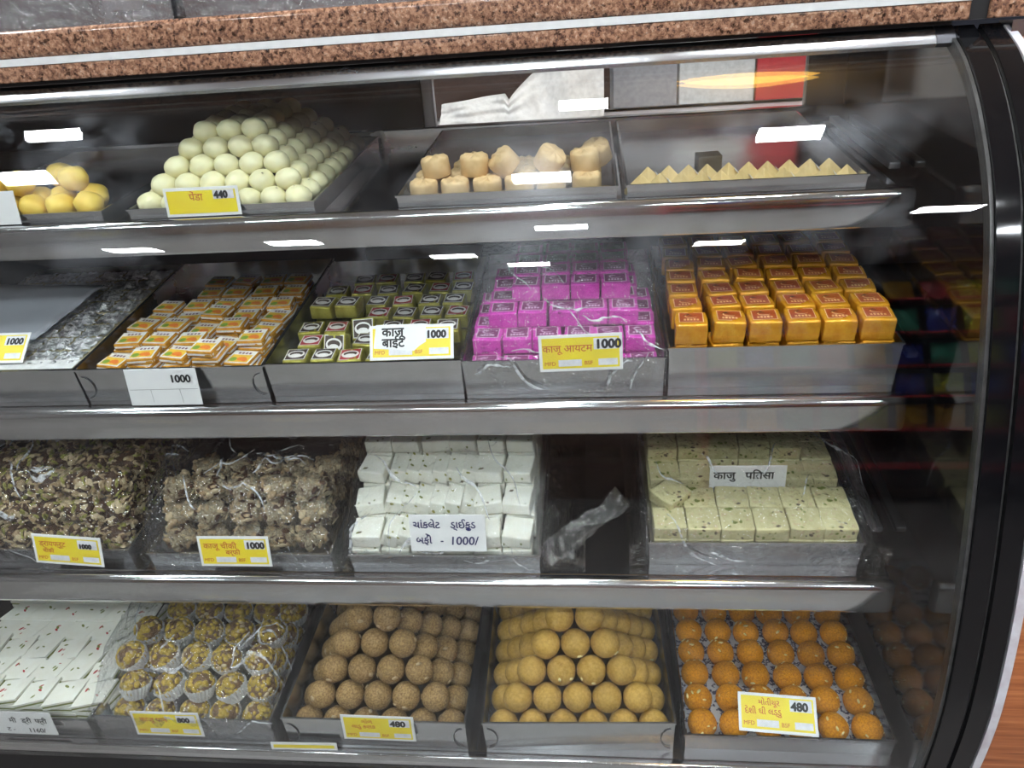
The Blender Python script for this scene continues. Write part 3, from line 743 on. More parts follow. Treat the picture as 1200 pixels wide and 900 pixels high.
for i, (x, s, rx, ry) in enumerate(((-.226, .052, -.10, .05), (-.170, .055, .0, .0), (-.117, .053, .65, .30), (-.066, .053, .45, -.45), (-.008, .052, .0, .06), (.012, .098, .3, .3))):
    stamp('cashew_disc', 'sweet', discs[i % 3], [], P(1, x, s, .0290 + (.006 if abs(rx) > .3 else 0), U(0, 6), rx, ry), f'tan cashew disc lying on the bottom layer, {colw(i, 6)} of the upper ones', 'cashew discs on the top shelf')
def cone_mesh(seed):
    mb = MB(); w, h = .0165, .030; rg = random.Random(seed); t = (rg.uniform(-.002, .002), rg.uniform(-.002, .002), h)
    mb.add([(-w, -w, 0), (w, -w, 0), (w, w, 0), (-w, w, 0), (-w, -w, .007), (w, -w, .007), (w, w, .007), (-w, w, .007), t],
           [(3, 2, 1, 0), (0, 1, 5, 4), (1, 2, 6, 5), (2, 3, 7, 6), (3, 0, 4, 7), (4, 5, 8), (5, 6, 8), (6, 7, 8), (7, 4, 8)])
    return bevel_mesh(mb.mesh('cashew_point', M['cone']), .0012, 2, False)
cones = [cone_mesh(i) for i in range(3)]
def leaf_patch():
    mb = MB(); mb.add([(.003, -.0120, .0195), (.011, -.0130, .0125), (.012, -.0085, .0155), (.005, -.006, .0235)], [(0, 1, 2, 3)]); return mb.mesh('silver_leaf', M['paper'])
leafp = leaf_patch()
for j in range(2):
    for i in range(11 if j == 0 else 10):
        n = 11 if j == 0 else 10
        x = .070 + i * .0282 + j * .014
        stamp('cashew_point', 'sweet', cones[(i + j) % 3], [('silver_leaf', leafp, None)] if (i + j) % 2 else [], P(1, x, .026 + j * .036, -.0036, rad(38) + U(-.12, .12)),
              f'pointed tan cashew sweet, {roww(j)}, {colw(i, n)} in its tray', 'pointed sweets on the top shelf')
stamp('fudge_block', 'sweet', rbox('fudge_block', .036, .03, .026, .002, M['brown_block'], 3, .0008, 2), [], P(1, .178, .130, -.0036, .08), 'small brown block behind the pointed sweets', 'sweet')['group'] = 'odd pieces'

# ------------------------------------------------------------------ second shelf
# silver leaf barfi
def leaf_top(w, d, seed):
    mb = MB(); n = 14; V = []
    o = Vector((seed * 5, seed, 0))
    for a in range(n + 1):
        for b in range(n + 1):
            x = -w / 2 + w * a / n; y = -d / 2 + d * b / n
            V.append((x, y, .0012 + .0085 * abs(noise.noise(Vector((x * 90, y * 90, 0)) + o)) + .0012 * noise.noise(Vector((x * 260, y * 260, 2)) + o) ** 2))
    Fc = [(a * (n + 1) + b, (a + 1) * (n + 1) + b, (a + 1) * (n + 1) + b + 1, a * (n + 1) + b + 1) for a in range(n) for b in range(n)]
    mb.add(V, Fc, 0, False); return mb.mesh('silver_leaf', M['silver'])
sb = rbox('barfi', .047, .042, .016, .002, M['barfi_cream'], 1, .0008, 2)
sl = [leaf_top(.046, .041, i) for i in range(4)]
for j in range(8):
    for i in range(6):
        x = -1.081 + i * .0488 + U(-.001, .001); s = .030 + j * .0435 + U(-.001, .001)
        if i < 3 and j < 1: continue
        stamp('silver_barfi', 'sweet', sb, [('silver_leaf', rng.choice(sl), T(0, 0, .016))], P(2, x, s + (.022 if i in (5, 4) else .022), .0402, U(-.05, .05)),
              f'cream barfi topped with crumpled silver leaf, {roww(j)}, {colw(i, 6)}', 'silver leaf barfi on the second shelf')
mb = MB(); mb.box(-.150, .150, .004, .030, 0, .0008)
tag(link('paper_liner', mb.mesh('paper_liner', M['paper']), None, P(2, -.960, .012, .0595)), 'white paper liner at the front of the silver barfi tray', 'paper')
def sheet():
    mb = MB(); n = 12; V = []
    for a in range(n + 1):
        for b in range(n + 1):
            u, v = a / n, b / n
            x = -1.135 + u * (.215 + .03 * v - .05 * (1 - v) * 0); s = .115 + v * .175 - .02 * u
            x -= .0 if v > .3 else (.3 - v) * .0
            V.append((x, s, .0695 + .012 * v + .004 * noise.noise(Vector((u * 3, v * 3, 0)))))
    mb.add(V, [(a * (n + 1) + b, (a + 1) * (n + 1) + b, (a + 1) * (n + 1) + b + 1, a * (n + 1) + b + 1) for a in range(n) for b in range(n)], 0, True)
    me = mb.mesh('plastic_sheet', M['sheet']); return me
o = link('plastic_sheet', sheet(), None, F(2)); tag(o, 'clear plastic sheet with painted bluish reflection lying over the silver barfi', 'plastic sheet')
md = o.modifiers.new('thick', 'SOLIDIFY'); md.thickness = .0008

# labels printed on wrappers (flat stickers, lying at z = 0)
def lab_packet():
    mb = MB(); w, d = .040, .036
    mb.quad(-w / 2, -d / 2, w / 2, d / 2, .0003, 0); e = .0028
    mb.quad(-w / 2 + e, -d / 2 + e, w / 2 - e, d / 2 - e, .0005, 1)
    mb.quad(-w / 2 + e, d * .16, w / 2 - e, d / 2 - e, .0006, 0)
    for q in range(4): mb.quad(-.010 + q * .006, d * .22, -.006 + q * .006, d * .36, .0007, 4)
    mb.disc(-.010, -.008, .0062, .006, .0007, 3, 12); mb.disc(.004, -.006, .0085, .0055, .0007, 2, 14); mb.disc(.010, -.009, .0045, .004, .0008, 2, 12)
    return mb.mesh('printed_label', [M['pk_white'], M['pk_yellow'], M['pk_orange'], M['pk_green'], M['pk_purple']])
def lab_oval(frame):
    mb = MB(); w, d = .032, .031
    mb.quad(-w / 2, -d / 2, w / 2, d / 2, .0003, 0); e = .0012
    mb.quad(-w / 2 + e, -d / 2 + e, w / 2 - e, d / 2 - e, .0005, 1)
    mb.disc(0, 0, .0135, .0105, .0007, 0, 24); mb.disc(0, .0012, .0105, .0062, .0009, 2, 24); mb.disc(0, -.003, .008, .004, .001, 0, 16)
    return mb.mesh('printed_label', [M['lab_white'], M[frame], M['lab_brown']])
def lab_frame(edge, fill, ink):
    mb = MB(); w, d = .034, .028; e = .0012
    mb.quad(-w / 2, -d / 2, w / 2, d / 2, .0003, 0); mb.quad(-w / 2 + e, -d / 2 + e, w / 2 - e, d / 2 - e, .0005, 1)
    mb.disc(0, .003, .009, .005, .0006, 0, 16); mb.disc(.001, .0035, .0082, .0043, .0007, 1, 16)
    mb.poly([(-.012, .004, .0008), (-.004, .009, .0008), (.002, .0045, .0008), (-.004, .006, .0008)], 2)
    for q in range(5): mb.quad(-.0105 + q * .0045, -.0095, -.0075 + q * .0045, -.0050 + (q % 2) * .001, .0007, 0)
    return mb.mesh('printed_label', [M[edge], M[fill], M[ink]])
LP = lab_packet(); LO = [lab_oval('lab_brown'), lab_oval('lab_red'), lab_oval('lab_brown')]
LPK = lab_frame('lab_pink', 'lab_plum', 'lab_pink'); LOR = lab_frame('lab_tan', 'lab_rust', 'lab_brown')
pk = [rbox('wrapped_slice', .043, .039, .0105, .0022, M['amber_wrap'], i, .0012, 3) for i in range(3)]
pkw = MB(); pkw.box(-.0205, .0205, -.0199, -.0190, .0035, .0065); pkw.box(.0209, .0219, -.018, .018, .0035, .0065); PKW = pkw.mesh('filling_edge', M['pk_white'])
HS = [[1, 2, 3, 2, 2], [2, 2, 2, 1, 2], [2, 2, 1, 2, 1], [1, 1, 2, 1, 1], [1, 1, 1, 1, 1], [1, 1, 1, 1, 1], [1, 1, 1, 1, 1]]
HS[0] = [1, 2, 2, 3, 1]
for j in range(7):
    for i in range(5):
        if j > 4 and i == 0: continue
        for l in range(HS[j][i] + 1):
            x = -.758 + i * .0530 + U(-.004, .004) + (.004 if j % 2 else 0); s = .048 + j * .0475 + U(-.003, .003)
            z0 = .0303 + l * .0122
            stamp('wrapped_slice', 'sweet', pk[(i + j + l) % 3], [('printed_label', LP, T(0, 0, .0107)), ('filling_edge', PKW, None)],
                  P(2, x, s, z0 + (.001 * j if j > 3 else 0) * 0, rad(-3) + U(-.16, .16)), f'amber wrapped slice with picture label, {layw(l)}, {roww(j)}, {colw(i, 5)}', 'amber wrapped slices in stacks')
# gold green cubes
gb = [rbox('foil_cube', .0375, .0375, .0235, .0028, M['gold_green'], 5 + i, .0014, 3) for i in range(3)]
for j in range(7):
    for i in range(6):
        if j == 6 and i < 1: continue
        x = -.458 + i * .0455 + U(-.003, .003) + (.006 if j % 2 else -.004); s = .050 + j * .0445 + U(-.002, .002)
        tilt = (U(.7, 1.0) if (i, j) in ((1, 1), (3, 1), (2, 2)) else 0)
        stamp('foil_cube', 'sweet', gb[(i + j) % 3], [('printed_label', LO[(i * 2 + j) % 3], T(0, 0, .0237))],
              P(2, x, s, .0305 + (.012 if tilt else 0) + (.0225 if (i, j) in ((5, 1), (1, 3), (0, 3)) else 0), U(-.14, .14), tilt), f'gold green foil cube with oval label, {roww(j)}, {colw(i, 6)}', 'gold green foil cubes')
# magenta boxes in steps
pb = [rbox('foil_box', .0440, .0385, .0255, .0020, M['pink'], 9 + i, .0012, 3) for i in range(3)]
for l, (n, rows) in enumerate(((6, 5), (6, 4), (5, 4), (4, 4))):
    for j in range(rows):
        for i in range(n):
            if not (j == 0 or i in (0, n - 1) or l == 3 or j == rows - 1): continue
            x = -.0465 + (i - (n - 1) / 2) * .0462 + U(-.0015, .0015) + (.012 if l == 3 else 0); s = .040 + l * .036 + j * .041 + U(-.002, .002)
            stamp('foil_box', 'sweet', pb[(i + j + l) % 3], [('printed_label', LPK, T(0, .001, .0257))], P(2, x, s, .0163 + l * .0262, U(-.05, .05)),
                  f'magenta foil box with framed label, {layw(l)}, {roww(j)}, {colw(i, n)}', 'magenta foil boxes in a stepped pile')
# orange boxes
def fold(w, d, h):
    mb = MB(); y = -d / 2 - .0007
    mb.add([(-w * .42, y, .003), (w * .42, y, .003), (0, y - .0012, h * .62)], [(0, 1, 2)]); mb.add([(-w * .30, y - .0008, .001), (w * .05, y - .0008, .001), (-w * .12, y - .0016, h * .30)], [(0, 1, 2)])
    return mb.mesh('folded_flap', M['orange_foil'])
ob = [rbox('foil_box', .0445, .0410, .0330, .0026, M['orange_foil'], 15 + i, .0016, 3) for i in range(3)]; FL = fold(.0445, .041, .033)
for l in range(2):
    for j in range(7):
        for i in range(6):
            if l == 0 and j > 0 and i < 5: continue
            x = .1375 + i * .0510 + U(-.0025, .0025); s = .048 + j * .0450 + U(-.0025, .0025)
            z0 = .0363 + l * .0338
            stamp('foil_box', 'sweet', ob[(i + j) % 3], [('printed_label', LOR, T(0, .001, .0333)), ('folded_flap', FL, None)], P(2, x, s, z0, U(-.09, .12), U(-.05, .03) if l and j % 2 else 0, U(-.04, .04) if l else 0),
                  f'orange foil box with rust label, {layw(l)}, {roww(j)}, {colw(i, 6)}', 'orange foil boxes on the second shelf')

# ------------------------------------------------------------------ third shelf
def cluster(seed, w, d, h, body, nutmats, count, size, rough=.005):
    bm = bmesh.new(); bmesh.ops.create_cube(bm, size=1.0); bmesh.ops.subdivide_edges(bm, edges=list(bm.edges), cuts=4, use_grid_fill=True)
    o = Vector((seed * 4.1, seed, 2))
    for v in bm.verts:
        q = v.co * 2; n = q.normalized(); k = (abs(q.x) ** 5 + abs(q.y) ** 5 + abs(q.z) ** 5) ** (-.2)
        c = q * k / 2 if max(abs(q.x), abs(q.y), abs(q.z)) > .99 else v.co
        v.co = Vector((c.x * w, c.y * d, c.z * h)) + noise.noise_vector(v.co * 5 + o) * rough
    for f in bm.faces: f.smooth = True
    rg = random.Random(seed); faces = list(bm.faces); bm.faces.ensure_lookup_table()
    base = [(f.calc_center_median().copy(), f.normal.copy()) for f in faces]
    bm.normal_update(); base = [(f.calc_center_median().copy(), f.normal.copy()) for f in faces]
    base = [b for b in base if b[0].z > -h * .42]
    for _ in range(count):
        p, n = rg.choice(base); n = (n + Vector((rg.uniform(-1, 1), rg.uniform(-1, 1), rg.uniform(-1, 1))) * .75).normalized()
        p = p + Vector((rg.uniform(-1, 1), rg.uniform(-1, 1), rg.uniform(-.6, .6))) * .004
        s = size * rg.uniform(.7, 1.25)
        mt = Matrix.Translation(p) @ n.to_track_quat('Z', 'Y').to_matrix().to_4x4() @ Matrix.Rotation(rg.uniform(0, 6.3), 4, 'Z') @ Matrix.Diagonal((s * 1.35, s * .85, s * .33, 1))
        g = bmesh.ops.create_icosphere(bm, subdivisions=1, radius=1.0, matrix=mt)
        mi = rg.randrange(1, len(nutmats) + 1)
        for v in g['verts']:
            for f in v.link_faces: f.material_index = mi; f.smooth = rg.random() < .5
    for v in bm.verts: v.co.z += h / 2
    return bm_mesh(bm, 'nut_cluster', [body] + nutmats)
dk = [cluster(i, .052, .044, .034, M['date_brown'], [M['nut_tan'], M['nut_pale'], M['nut_tan'], M['date_brown'], M['nut_tan'], M['nut_pale'], M['nut_green']], 120, .0062, .004) for i in range(4)]
for l, (rows, n) in enumerate(((5, 5), (5, 5), (4, 5))):
    for j in range(rows):
        for i in range(n):
            if l < 2 and j in (1, 2) and 0 < i < n - 1: continue
            x = -1.0380 + i * .0572 + U(-.0015, .0015); s = .0535 + j * .0545 + l * .021 + U(-.002, .002)
            stamp('nut_cluster', 'sweet', dk[(i + j + l) % 4], [], P(3, x, s, .0148 + l * .0385, U(-.12, .12) + (math.pi if i % 2 else 0), U(-.05, .05), U(-.05, .05)),
                  f'dark fruit and nut cluster, {layw(l)}, {roww(j)}, {colw(i, n)}', 'dark nut clusters under plastic')
al = [cluster(30 + i, .0392, .0372, .0268, M['flaky'], [M['nut_tan'], M['nut_pale'], M['flaky'], M['nut_tan'], M['flaky'], M['date_brown']], 62, .0066, .005) for i in range(4)]
for l, (rows, n) in enumerate(((3, 5), (3, 5), (1, 5))):
    for j in range(rows):
        for i in range(n):
            if l == 0 and j == 1 and 0 < i < n - 1: continue
            x = -.692 + i * .0566 + U(-.0015, .0015); s = .0515 + j * .0570 + l * .022 + U(-.002, .002)
            stamp('almond_chikki', 'sweet', al[(i + 2 * j + l) % 4], [], P(3, x, s, .0135 + l * .0366, U(.35, .75), U(-.16, .10), U(-.12, .12)),
                  f'flaky almond chikki chunk, {layw(l)}, {roww(j)}, {colw(i, n)}', 'almond chikki chunks under plastic')
for j in range(2):
    stamp('almond_chikki', 'sweet', al[j], [], P(3, -.4585, .232 + j * .056, .0085, .3), f'flaky almond chikki chunk at the right rear, {ORD[j]} one', 'almond chikki chunks under plastic')
def barfi(seed, w, d, h, m, nb, mats):
    me = rbox('barfi', w, d, h, .0022, m, seed, .0014, 4)
    bm = bmesh.new(); bm.from_mesh(me); rg = random.Random(seed)
    for _ in range(nb):
        q = rg.random()
        if q < .55: p, n = Vector((rg.uniform(-.44, .44) * w, rg.uniform(-.44, .44) * d, h)), Vector((0, 0, 1))
        else: p, n = Vector((rg.uniform(-.44, .44) * w, -d / 2, rg.uniform(.15, .85) * h)), Vector((0, -1, 0))
        s = rg.uniform(.0011, .0030)
        mt = Matrix.Translation(p) @ n.to_track_quat('Z', 'Y').to_matrix().to_4x4() @ Matrix.Rotation(rg.uniform(0, 6.3), 4, 'Z') @ Matrix.Diagonal((s * 1.6, s, s * .3, 1))
        g = bmesh.ops.create_icosphere(bm, subdivisions=1, radius=1.0, matrix=mt); mi = rg.randrange(1, len(mats) + 1)
        for v in g['verts']:
            for f in v.link_faces: f.material_index = mi
    for x in mats: me.materials.append(x)
    bm.to_mesh(me); bm.free(); return me
wb = [barfi(40 + i, .0455, .046, .0230, M['white_barfi'], 3, [M['pista'], M['brown_block']]) for i in range(4)]
wn = [barfi(50 + i, .0265, .046, .0250, M['white_barfi'], 4, [M['pista'], M['nut_green']]) for i in range(3)]
for j in range(6):
    tiers = (2, 3, 4, 5, 5, 5)[j]
    for l in range(tiers):
        vis = l >= tiers - 2 or j == 0
        n = 6
        for i in range(n):
            if not vis and i not in (0, n - 1): continue
            x = -.366 + i * .0485 + U(-.0015, .0015); s = .040 + j * .0500 + U(-.002, .002)
            mid = j in (0, 1, 2) and l == tiers - 1 and 0 < i < (4 if j else 3)
            if mid:
                for q in (0, 1):
                    stamp('white_barfi', 'sweet', wn[(i + q) % 3], [], P(3, x + (q - .5) * .0245, s, .0125 + l * .0237 + .003, U(-.05, .05), 0, U(.15, .42)),
                          f'narrow white barfi slice leaning over, {layw(l)}, {roww(j)}, {ORD[i - 1]} pair, {"left" if q == 0 else "right"} one', 'white barfi on the third shelf')
            else:
                stamp('white_barfi', 'sweet', wb[(i + j + l) % 4], [], P(3, x, s, .0125 + l * .0237 + (.002 if l == tiers - 1 else 0), U(-.05, .05) if l < tiers - 1 else U(-.16, .16), U(-.05, .02) if l == tiers - 1 else 0, U(-.06, .06) if l == tiers - 1 else 0),
                      f'white barfi block, {layw(l)}, {roww(j)}, {colw(i, n)}', 'white barfi on the third shelf')
pt = [barfi(60 + i, .0480, .0465, .0230, M['patisa'], 24, [M['pista'], M['brown_block'], M['nut_pale'], M['nut_pale']]) for i in range(4)]
for j in range(6):
    for l in range((2, 2, 2, 3, 3, 3)[j]):
        for i in range(6):
            if l == 0 and j in (1, 2, 3, 4) and 0 < i < 5: continue
            if j == 2 and l == 1 and 1 < i < 4: continue
            if l >= 2 and i == 5: continue
            x = .110 + i * .0495 + U(-.001, .001); s = .0475 + j * .0485 + U(-.001, .001) + (.016 if j > 1 else 0)
            odd = (i, j, l) == (0, 1, 1)
            stamp('patisa_square', 'sweet', pt[(i + j + l) % 4], [], P(3, x + (.004 if odd else 0), s, .0283 + l * .0232 + (.012 if odd else 0), U(-.04, .04) + (.7 if odd else 0)),
                  f'speckled patisa square, {layw(l)}, {roww(j)}, {colw(i, 6)}', 'patisa squares on the third shelf')

# ------------------------------------------------------------------ bottom level
def diamond(seed):
    mb = MB(); a, b, sk = .026, .0215, .008
    def lay(z0, z1, mi, g=0):
        p = [(-a - sk + g, -b + g), (a - sk - g, -b + g), (a + sk - g, b - g), (-a + sk + g, b - g)]
        mb.add([(x, y, z0) for x, y in p] + [(x, y, z1) for x, y in p], [(3, 2, 1, 0), (4, 5, 6, 7), (0, 1, 5, 4), (1, 2, 6, 5), (2, 3, 7, 6), (3, 0, 4, 7)], mi)
    lay(0, .0044, 0); lay(.0044, .0088, 1, .0004); lay(.0088, .0132, 0)
    rg = random.Random(seed)
    for _ in range(4 if seed % 3 else 2):
        cx, cy = rg.uniform(-.6, .6) * a, rg.uniform(-.6, .6) * b; an = rg.uniform(0, 3.1); s = rg.uniform(.0016, .004)
        mb.poly([(cx + s * 1.3 * math.cos(q * math.pi / 4 + .2) * math.cos(an) - s * .6 * math.sin(q * math.pi / 4) * math.sin(an), cy + s * 1.3 * math.cos(q * math.pi / 4 + .2) * math.sin(an) + s * .6 * math.sin(q * math.pi / 4) * math.cos(an), .0135) for q in range(8)], rg.choice((2, 3, 3)))
    return mb.mesh('sandwich_barfi', [M['white_barfi'], M['pista'], M['rose'], M['pista']])
dm = [diamond(i) for i in range(6)]
for j in range(8):
    tiers = (3, 4, 4, 4, 4, 4, 4, 4)[j]
    for l in range(tiers):
        for i in range(6):
            if l < tiers - 2 and j: continue
            loose = j < 3 and l == tiers - 1
            x = -1.1345 + i * .0526 + U(-.001, .001) + (-.004 if j % 2 else .004); s = .040 + j * .0455 + U(-.001, .001)
            stamp('sandwich_barfi', 'sweet', dm[(i + 2 * j + l) % 6], [], P(4, x, s, .0186 + (l - (tiers - 2 if j else 0)) * .0138 + (.0138 * (tiers - 3) if j else 0) + (.003 if loose else 0), (U(.0, .40) if loose else U(-.03, .03)), (U(.0, .08) if loose else 0), (U(-.10, .03) if loose else 0)),
                  f'white sandwich barfi with green filling, {layw(l)}, {roww(j)}, {colw(i, 6)}', 'white sandwich barfi on the bottom level')
def nutball(seed):
    bm = ball_bm(.0235, .0228, seed, .08)
    bits(bm, .0235, .0228, 58, .0046, seed, 1, -.5, .38, 1.2); bits(bm, .0235, .0228, 14, .004, seed + 50, 2, -.5, .4, 1.3)
    return bm_mesh(bm, 'nut_ball', [M['ball_brown'], M['flake_gold'], M['nut_pale']])
nbm = [nutball(70 + i) for i in range(4)]
def cupm():
    mb = MB(); n = 48; L = []
    for rr, z, am in ((.017, -.0235, .0), (.0185, -.0225, .0008), (.0252, -.004, .0014), (.0262, .001, .0016), (.0257, .001, .0016), (.0247, -.004, .0014), (.018, -.0215, .0008)):
        L.append([((rr + am * (1 if i % 2 else -1)) * math.cos(2 * math.pi * i / n), (rr + am * (1 if i % 2 else -1)) * math.sin(2 * math.pi * i / n), z) for i in range(n)])
    mb.loops(L, 0, False, True); return mb.mesh('paper_cup', M['cup'])
CUP = cupm()
for l, (rows, n) in enumerate(((4, 5), (4, 5), (2, 5))):
    for j in range(rows):
        for i in range(n):
            if l < 2 and j in (1, 2) and 0 < i < n - 1: continue
            x = -.809 + i * .0582 + (.010 if l % 2 else 0) * (1 if i < n - 1 else .3) + U(-.002, .002); s = .030 + j * .056 + l * .0275 + U(-.002, .002)
            stamp('nut_ball', 'sweet', nbm[(i + j + l) % 4], [('paper_cup', CUP, None)], P(4, x, s, .0292 + l * .0370, U(0, 6)) @ RX(U(.0, .38) if l and j == 0 else .0) @ RY(U(-.14, .14) if l else 0),
                  f'nut ball in paper cup, {layw(l)}, {roww(j)}, {colw(i, n)}', 'nut balls in paper cups under plastic')
bl = [lumpy('laddu', .0235, .0234, 80 + i, None, .035, (lambda bm, i=i: bits(bm, .0248, .0246, 3 if i % 2 else 1, .0030, i, 1, -.2, .3)), [M['laddu_brown'], M['nut_tan']]) for i in range(6)]
pyramid(4, -.3645, .0002, .0024 + .0246, 6, 8, 6, .0484, .0352, .0246, bl, 'laddu', 'laddu', 'round brown laddu', 'brown laddus piled in a pyramid', .0005, -.003)
yl = [lumpy('laddu', .0238, .0237, 90 + i, None, .03, (lambda bm, i=i: bits(bm, .0250, .0248, 2 if i % 3 == 0 else 0, .0028, i + 3, 1, -.2, .3)), [M['laddu_yellow'], M['sliver']]) for i in range(6)]
pyramid(4, -.036, .0075, .0018 + .0248, 6, 8, 6, .0484, .0352, .0246, yl, 'laddu', 'laddu', 'smooth yellow laddu', 'yellow laddus piled in a pyramid', .0004, 0.0, .035)
ol = [lumpy('laddu', .0231, .0228, 100 + i, None, .045, (lambda bm, i=i: bits(bm, .0244, .0236, 4, .0020, i + 9, 1, -.1, .35, 2.0)), [M['laddu_orange'], M['sliver']]) for i in range(6)]
for j in range(8):
    for i in range(6):
        if j == 6 and i in (2, 3): continue
        x = .1605 + i * .0506 + U(-.0014, .0014); s = .0415 + j * .0470 + U(-.0012, .0012)
        stamp('laddu', 'laddu', rng.choice(ol), [], P(4, x, s, .0272, U(0, 6), U(-.3, .3), U(-.3, .3)) , f'orange laddu with nut slivers, {roww(j)}, {colw(i, 6)}', 'orange laddus in rows')
mb = MB(); V = []
n = 40
pts = [(-.150 + .300 * i / n, .004 + (.003 if i % 2 else 0)) for i in range(n + 1)] + [(.150 + (.003 if i % 2 else 0), .004 + .380 * i / 50) for i in range(1, 51)] + [(-.150, .384)]
mb.poly([(x, y, .0) for x, y in pts]); mb.poly([(x, y, .0004) for x, y in pts])
tag(link('paper_liner', mb.mesh('paper_liner', M['liner']), None, P(4, .2885, .0165, .0022)), 'white printed paper sheet under the orange laddus', 'paper')

# ------------------------------------------------------------------ plastic wraps
bpy.context.view_layer.update()
def wrap(key, name, label, hfun, m='film', x_out=.008, front=.004, seed=1, amp=.006, d=None, res=(96, 84), drop=True, creases=16, right=0.0, left=0.0, cr=.0075):
    k, x0, x1, s0, dd, h, fl, base = TRAYS[key]
    d = d or dd
    nx, ns = res; mb = MB(); V = []; o = Vector((seed * 3.7, seed * 1.3, seed)); rg = random.Random(seed * 17)
    lines = []
    for _ in range(creases):
        cx, cy, an, ln = rg.uniform(.03, .97), rg.uniform(0, .55), rg.choice((rg.uniform(.5, 1.2), rg.uniform(1.9, 2.7), rg.uniform(-.15, .25))), rg.uniform(.05, .20)
        lines.append((cx, cy, math.cos(an), math.sin(an), ln, rg.uniform(.5, 1.0)))
    W_ = x1 - x0 + 2 * x_out + left + right
    for b in range(ns + 1):
        for a in range(nx + 1):
            u, v = a / nx, b / ns
            x = x0 - x_out - left + W_ * u
            # first rows run down the front of the tray, the rest lie over the sweets
            fr = 10
            if b < fr and drop:
                w = b / fr; s = s0 - front; z = .003 + (h + .004 - .003) * w
                s -= .0025 * (1 + noise.noise(Vector((x * 50, w * 3, seed)))) * .6
            else:
                w = (b - fr) / (ns - fr) if drop else v
                s = s0 - front + (d + front) * w
                e = min(1.0, min(u, 1 - u) / .05)
                z = h + .004 + max(0.0, hfun((x - x0) / (x1 - x0), s - s0) - h - .004) * (e ** .6) * min(1, w / .03)
                p = Vector((x * 26, s * 22, seed))
                z += amp * (abs(noise.noise(p)) + .6 * abs(noise.noise(p * 2.7 + o))) * min(1, w / .04 + .15)
                if x > x1 + x_out: z = max(.004, z * max(0.0, 1 - (x - x1 - x_out) / max(right, .001)) ** .7)
                if x < x0 - x_out: z = max(.004, z * max(0.0, 1 - (x0 - x_out - x) / max(left, .001)) ** .7)
            for cx, cy, ca, sa, ln, am in lines:
                dx, dy = u - cx, (v - cy) * .9
                al_ = dx * ca + dy * sa; ac = abs(-dx * sa + dy * ca + .012 * math.sin(al_ * 40))
                if abs(al_) < ln and ac < .013: z += cr * am * (1 - ac / .013) * (1 - (al_ / ln) ** 2)
            V.append((x, s, z + base))
    Fc = [(b * (nx + 1) + a, b * (nx + 1) + a + 1, (b + 1) * (nx + 1) + a + 1, (b + 1) * (nx + 1) + a) for b in range(ns) for a in range(nx)]
    mb.add(V, Fc, 0, True)
    # pleats: raised strips coloured whitish to paint highlight streaks on the film
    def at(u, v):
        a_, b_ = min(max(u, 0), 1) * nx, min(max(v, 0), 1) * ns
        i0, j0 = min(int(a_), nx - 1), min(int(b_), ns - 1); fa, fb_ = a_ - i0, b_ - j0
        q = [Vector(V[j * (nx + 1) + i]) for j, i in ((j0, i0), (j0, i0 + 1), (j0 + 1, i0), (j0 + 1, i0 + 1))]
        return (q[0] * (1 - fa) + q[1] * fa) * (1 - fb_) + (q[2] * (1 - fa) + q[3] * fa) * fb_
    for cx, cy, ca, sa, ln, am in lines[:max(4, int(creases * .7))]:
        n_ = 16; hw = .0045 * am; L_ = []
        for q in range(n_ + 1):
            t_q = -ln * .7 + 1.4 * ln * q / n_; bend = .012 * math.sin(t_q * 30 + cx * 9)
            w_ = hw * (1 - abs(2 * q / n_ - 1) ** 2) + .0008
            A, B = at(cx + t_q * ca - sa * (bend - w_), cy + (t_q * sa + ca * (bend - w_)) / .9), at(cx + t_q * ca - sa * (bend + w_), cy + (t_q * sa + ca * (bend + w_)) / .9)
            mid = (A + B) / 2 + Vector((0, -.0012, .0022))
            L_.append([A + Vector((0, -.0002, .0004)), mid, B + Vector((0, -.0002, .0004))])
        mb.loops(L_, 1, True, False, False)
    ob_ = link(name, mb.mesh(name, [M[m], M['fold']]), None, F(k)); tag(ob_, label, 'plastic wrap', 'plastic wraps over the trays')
    return ob_
st = lambda pts: (lambda u, s: next((z0 + (z1 - z0) * (s - a) / (b - a) for (a, z0), (b, z1) in zip(pts, pts[1:]) if a <= s <= b), pts[-1][1]))
wrap('pink', 'plastic_wrap', 'crinkled clear plastic wrapped over the magenta boxes', st([(-.1, .062), (0, .062), (.03, .070), (.075, .100), (.12, .132), (.15, .136), (.30, .136), (.45, .08)]), 'film', .003, .003, 2, .004, d=.30)
wrap('nutbar', 'plastic_wrap', 'shiny clear plastic over the dark nut clusters', st([(-.1, .05), (0, .05), (.02, .094), (.06, .146), (.24, .154), (.30, .154), (.45, .154)]), 'film_heavy', .012, .004, 3, .005, creases=22)
wrap('almond', 'plastic_wrap', 'shiny clear plastic over the almond chikki chunks', st([(-.1, .045), (0, .055), (.02, .094), (.065, .130), (.17, .132), (.24, .07), (.45, .06)]), 'film_heavy', .010, .004, 4, .005, creases=20)
wrap('white', 'plastic_wrap', 'clear plastic bag stretched over the white barfi stacks', st([(-.1, .07), (0, .072), (.05, .092), (.10, .118), (.17, .142), (.45, .145)]), 'film', .008, .004, 5, .004, creases=12, right=.062, left=.010)
wrap('patisa', 'plastic_wrap', 'loose clear plastic around the patisa squares', st([(-.1, .080), (0, .081), (.03, .094), (.10, .098), (.115, .112), (.15, .114), (.17, .106), (.45, .108)]), 'film', .010, .004, 6, .004, creases=10, right=.03, left=.02)
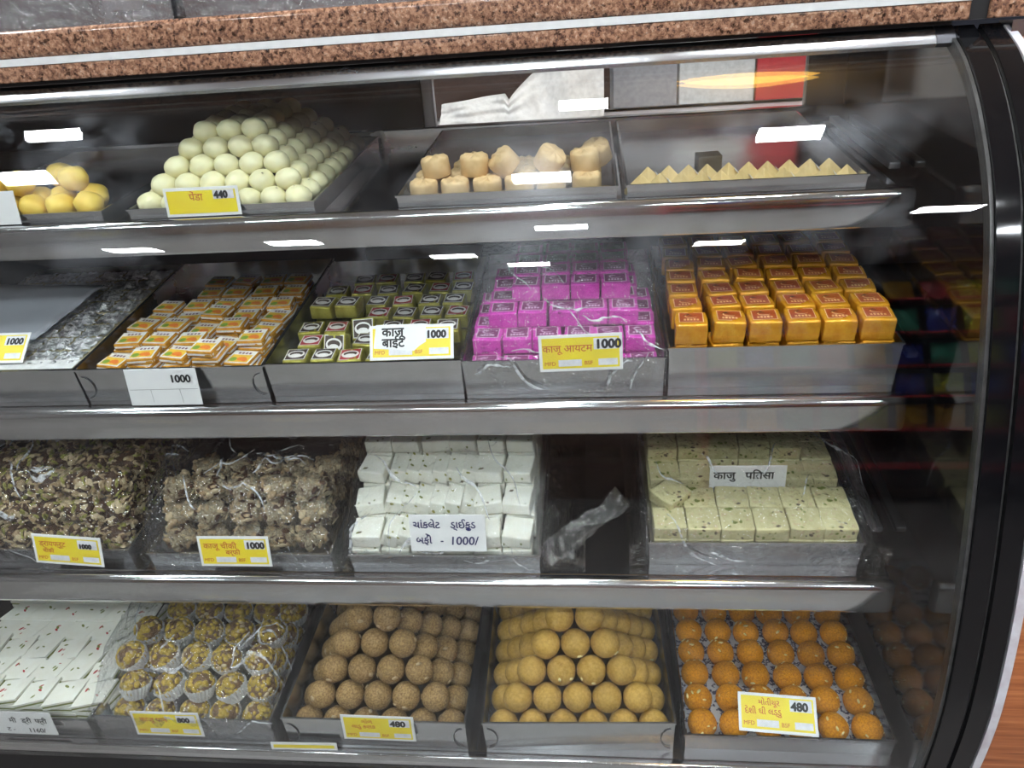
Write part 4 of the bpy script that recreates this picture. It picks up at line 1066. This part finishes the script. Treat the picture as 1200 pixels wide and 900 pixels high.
wrap('nutball', 'plastic_wrap', 'clear plastic pulled over the nut balls in cups', st([(-.1, .065), (0, .068), (.03, .106), (.07, .142), (.10, .146), (.15, .146), (.22, .14), (.45, .07)]), 'film_heavy', .008, .004, 7, .005, creases=20)
def tail():
    """twisted loose end of the bag right of the white barfi"""
    mb = MB(); L = []; n = 14
    A = Vector((-.078, .945, .700)); B = Vector((.040, 1.00, .786))
    for i in range(n + 1):
        t = i / n; c = A.lerp(B, t) + Vector((0, 0, .006 * math.sin(t * 5)))
        w = .020 + .012 * abs(math.cos(t * 2.2)); ring = []
        for q in range(14):
            a = 2 * math.pi * q / 14 + t * 1.5
            rr = w * (.55 + .45 * abs(noise.noise(Vector((q * 1.3, t * 4, 3)))) + .25 * math.sin(3 * a))
            ring.append(c + Vector((-.55 * math.cos(a) * rr, .35 * math.sin(a) * rr, .75 * math.cos(a) * rr + .2 * math.sin(a) * rr)))
        L.append(ring)
    mb.loops(L, 0, True, False); return mb.mesh('bag_tail', M['film_heavy'])
wr = [o for o in bpy.data.objects if o.get('label', '').startswith('clear plastic bag stretched')][0]
o = link('bag_tail', tail(), wr, F(3).inverted())
o['label'] = 'gathered loose end of the plastic bag'

# ------------------------------------------------------------------ covered trays standing on the granite
for i, (x0, x1, lab) in enumerate(((-1.30, -.572, 'plastic covered steel tray on the granite top at upper left'), (-.556, .06, 'second plastic covered steel tray on the granite right of the first'))):
    w = x1 - x0
    me = tray_mesh(w, .34, .050 if i == 0 else .06, .03); me.materials[0] = M['steel']
    o = link('sweet_tray', me, None, T((x0 + x1) / 2, 1.118, 1.4895)); tag(o, lab, 'tray', 'trays on the granite top')
    mb = MB(); nx, nz = 60, 10; V = []
    for b in range(nz + 1):
        for a in range(nx + 1):
            u = a / nx; v = b / nz
            x = x0 - .006 + (w + .012) * u
            wr_ = .004 * noise.noise(Vector((x * 40, v * 6, i)))
            if v <= .5: y_, z_ = 1.113 - .004 + wr_, 1.4905 + (.058 + (.012 if i else 0)) * v * 2
            else: y_, z_ = 1.109 + .36 * (v - .5) * 2, 1.5495 + .006 * abs(noise.noise(Vector((x * 25, v * 12, i)))) + (.012 if i else 0)
            V.append((x, y_, z_))
    mb.add(V, [(b * (nx + 1) + a, b * (nx + 1) + a + 1, (b + 1) * (nx + 1) + a + 1, (b + 1) * (nx + 1) + a) for b in range(nz) for a in range(nx)], 0, True)
    tag(link('plastic_wrap', mb.mesh('plastic_wrap', M['film_heavy'])), ('clear plastic over the upper left tray on the granite', 'clear plastic over the second tray on the granite')[i], 'plastic wrap', 'plastic wraps on the granite trays')
    if i == 0:
        fb = [lumpy('fritter', .022, .014, 120 + q, M['barfi_cream'], .25) for q in range(3)]
        for q in range(12):
            stamp('fritter', 'snack', fb[q % 3], [], T(-1.26 + q * .058, 1.16 + .02 * (q % 2), 1.5335) @ RZ(q), f'beige snack piece in the upper left granite tray, {ORD[q]} from left', 'beige snacks on the granite')
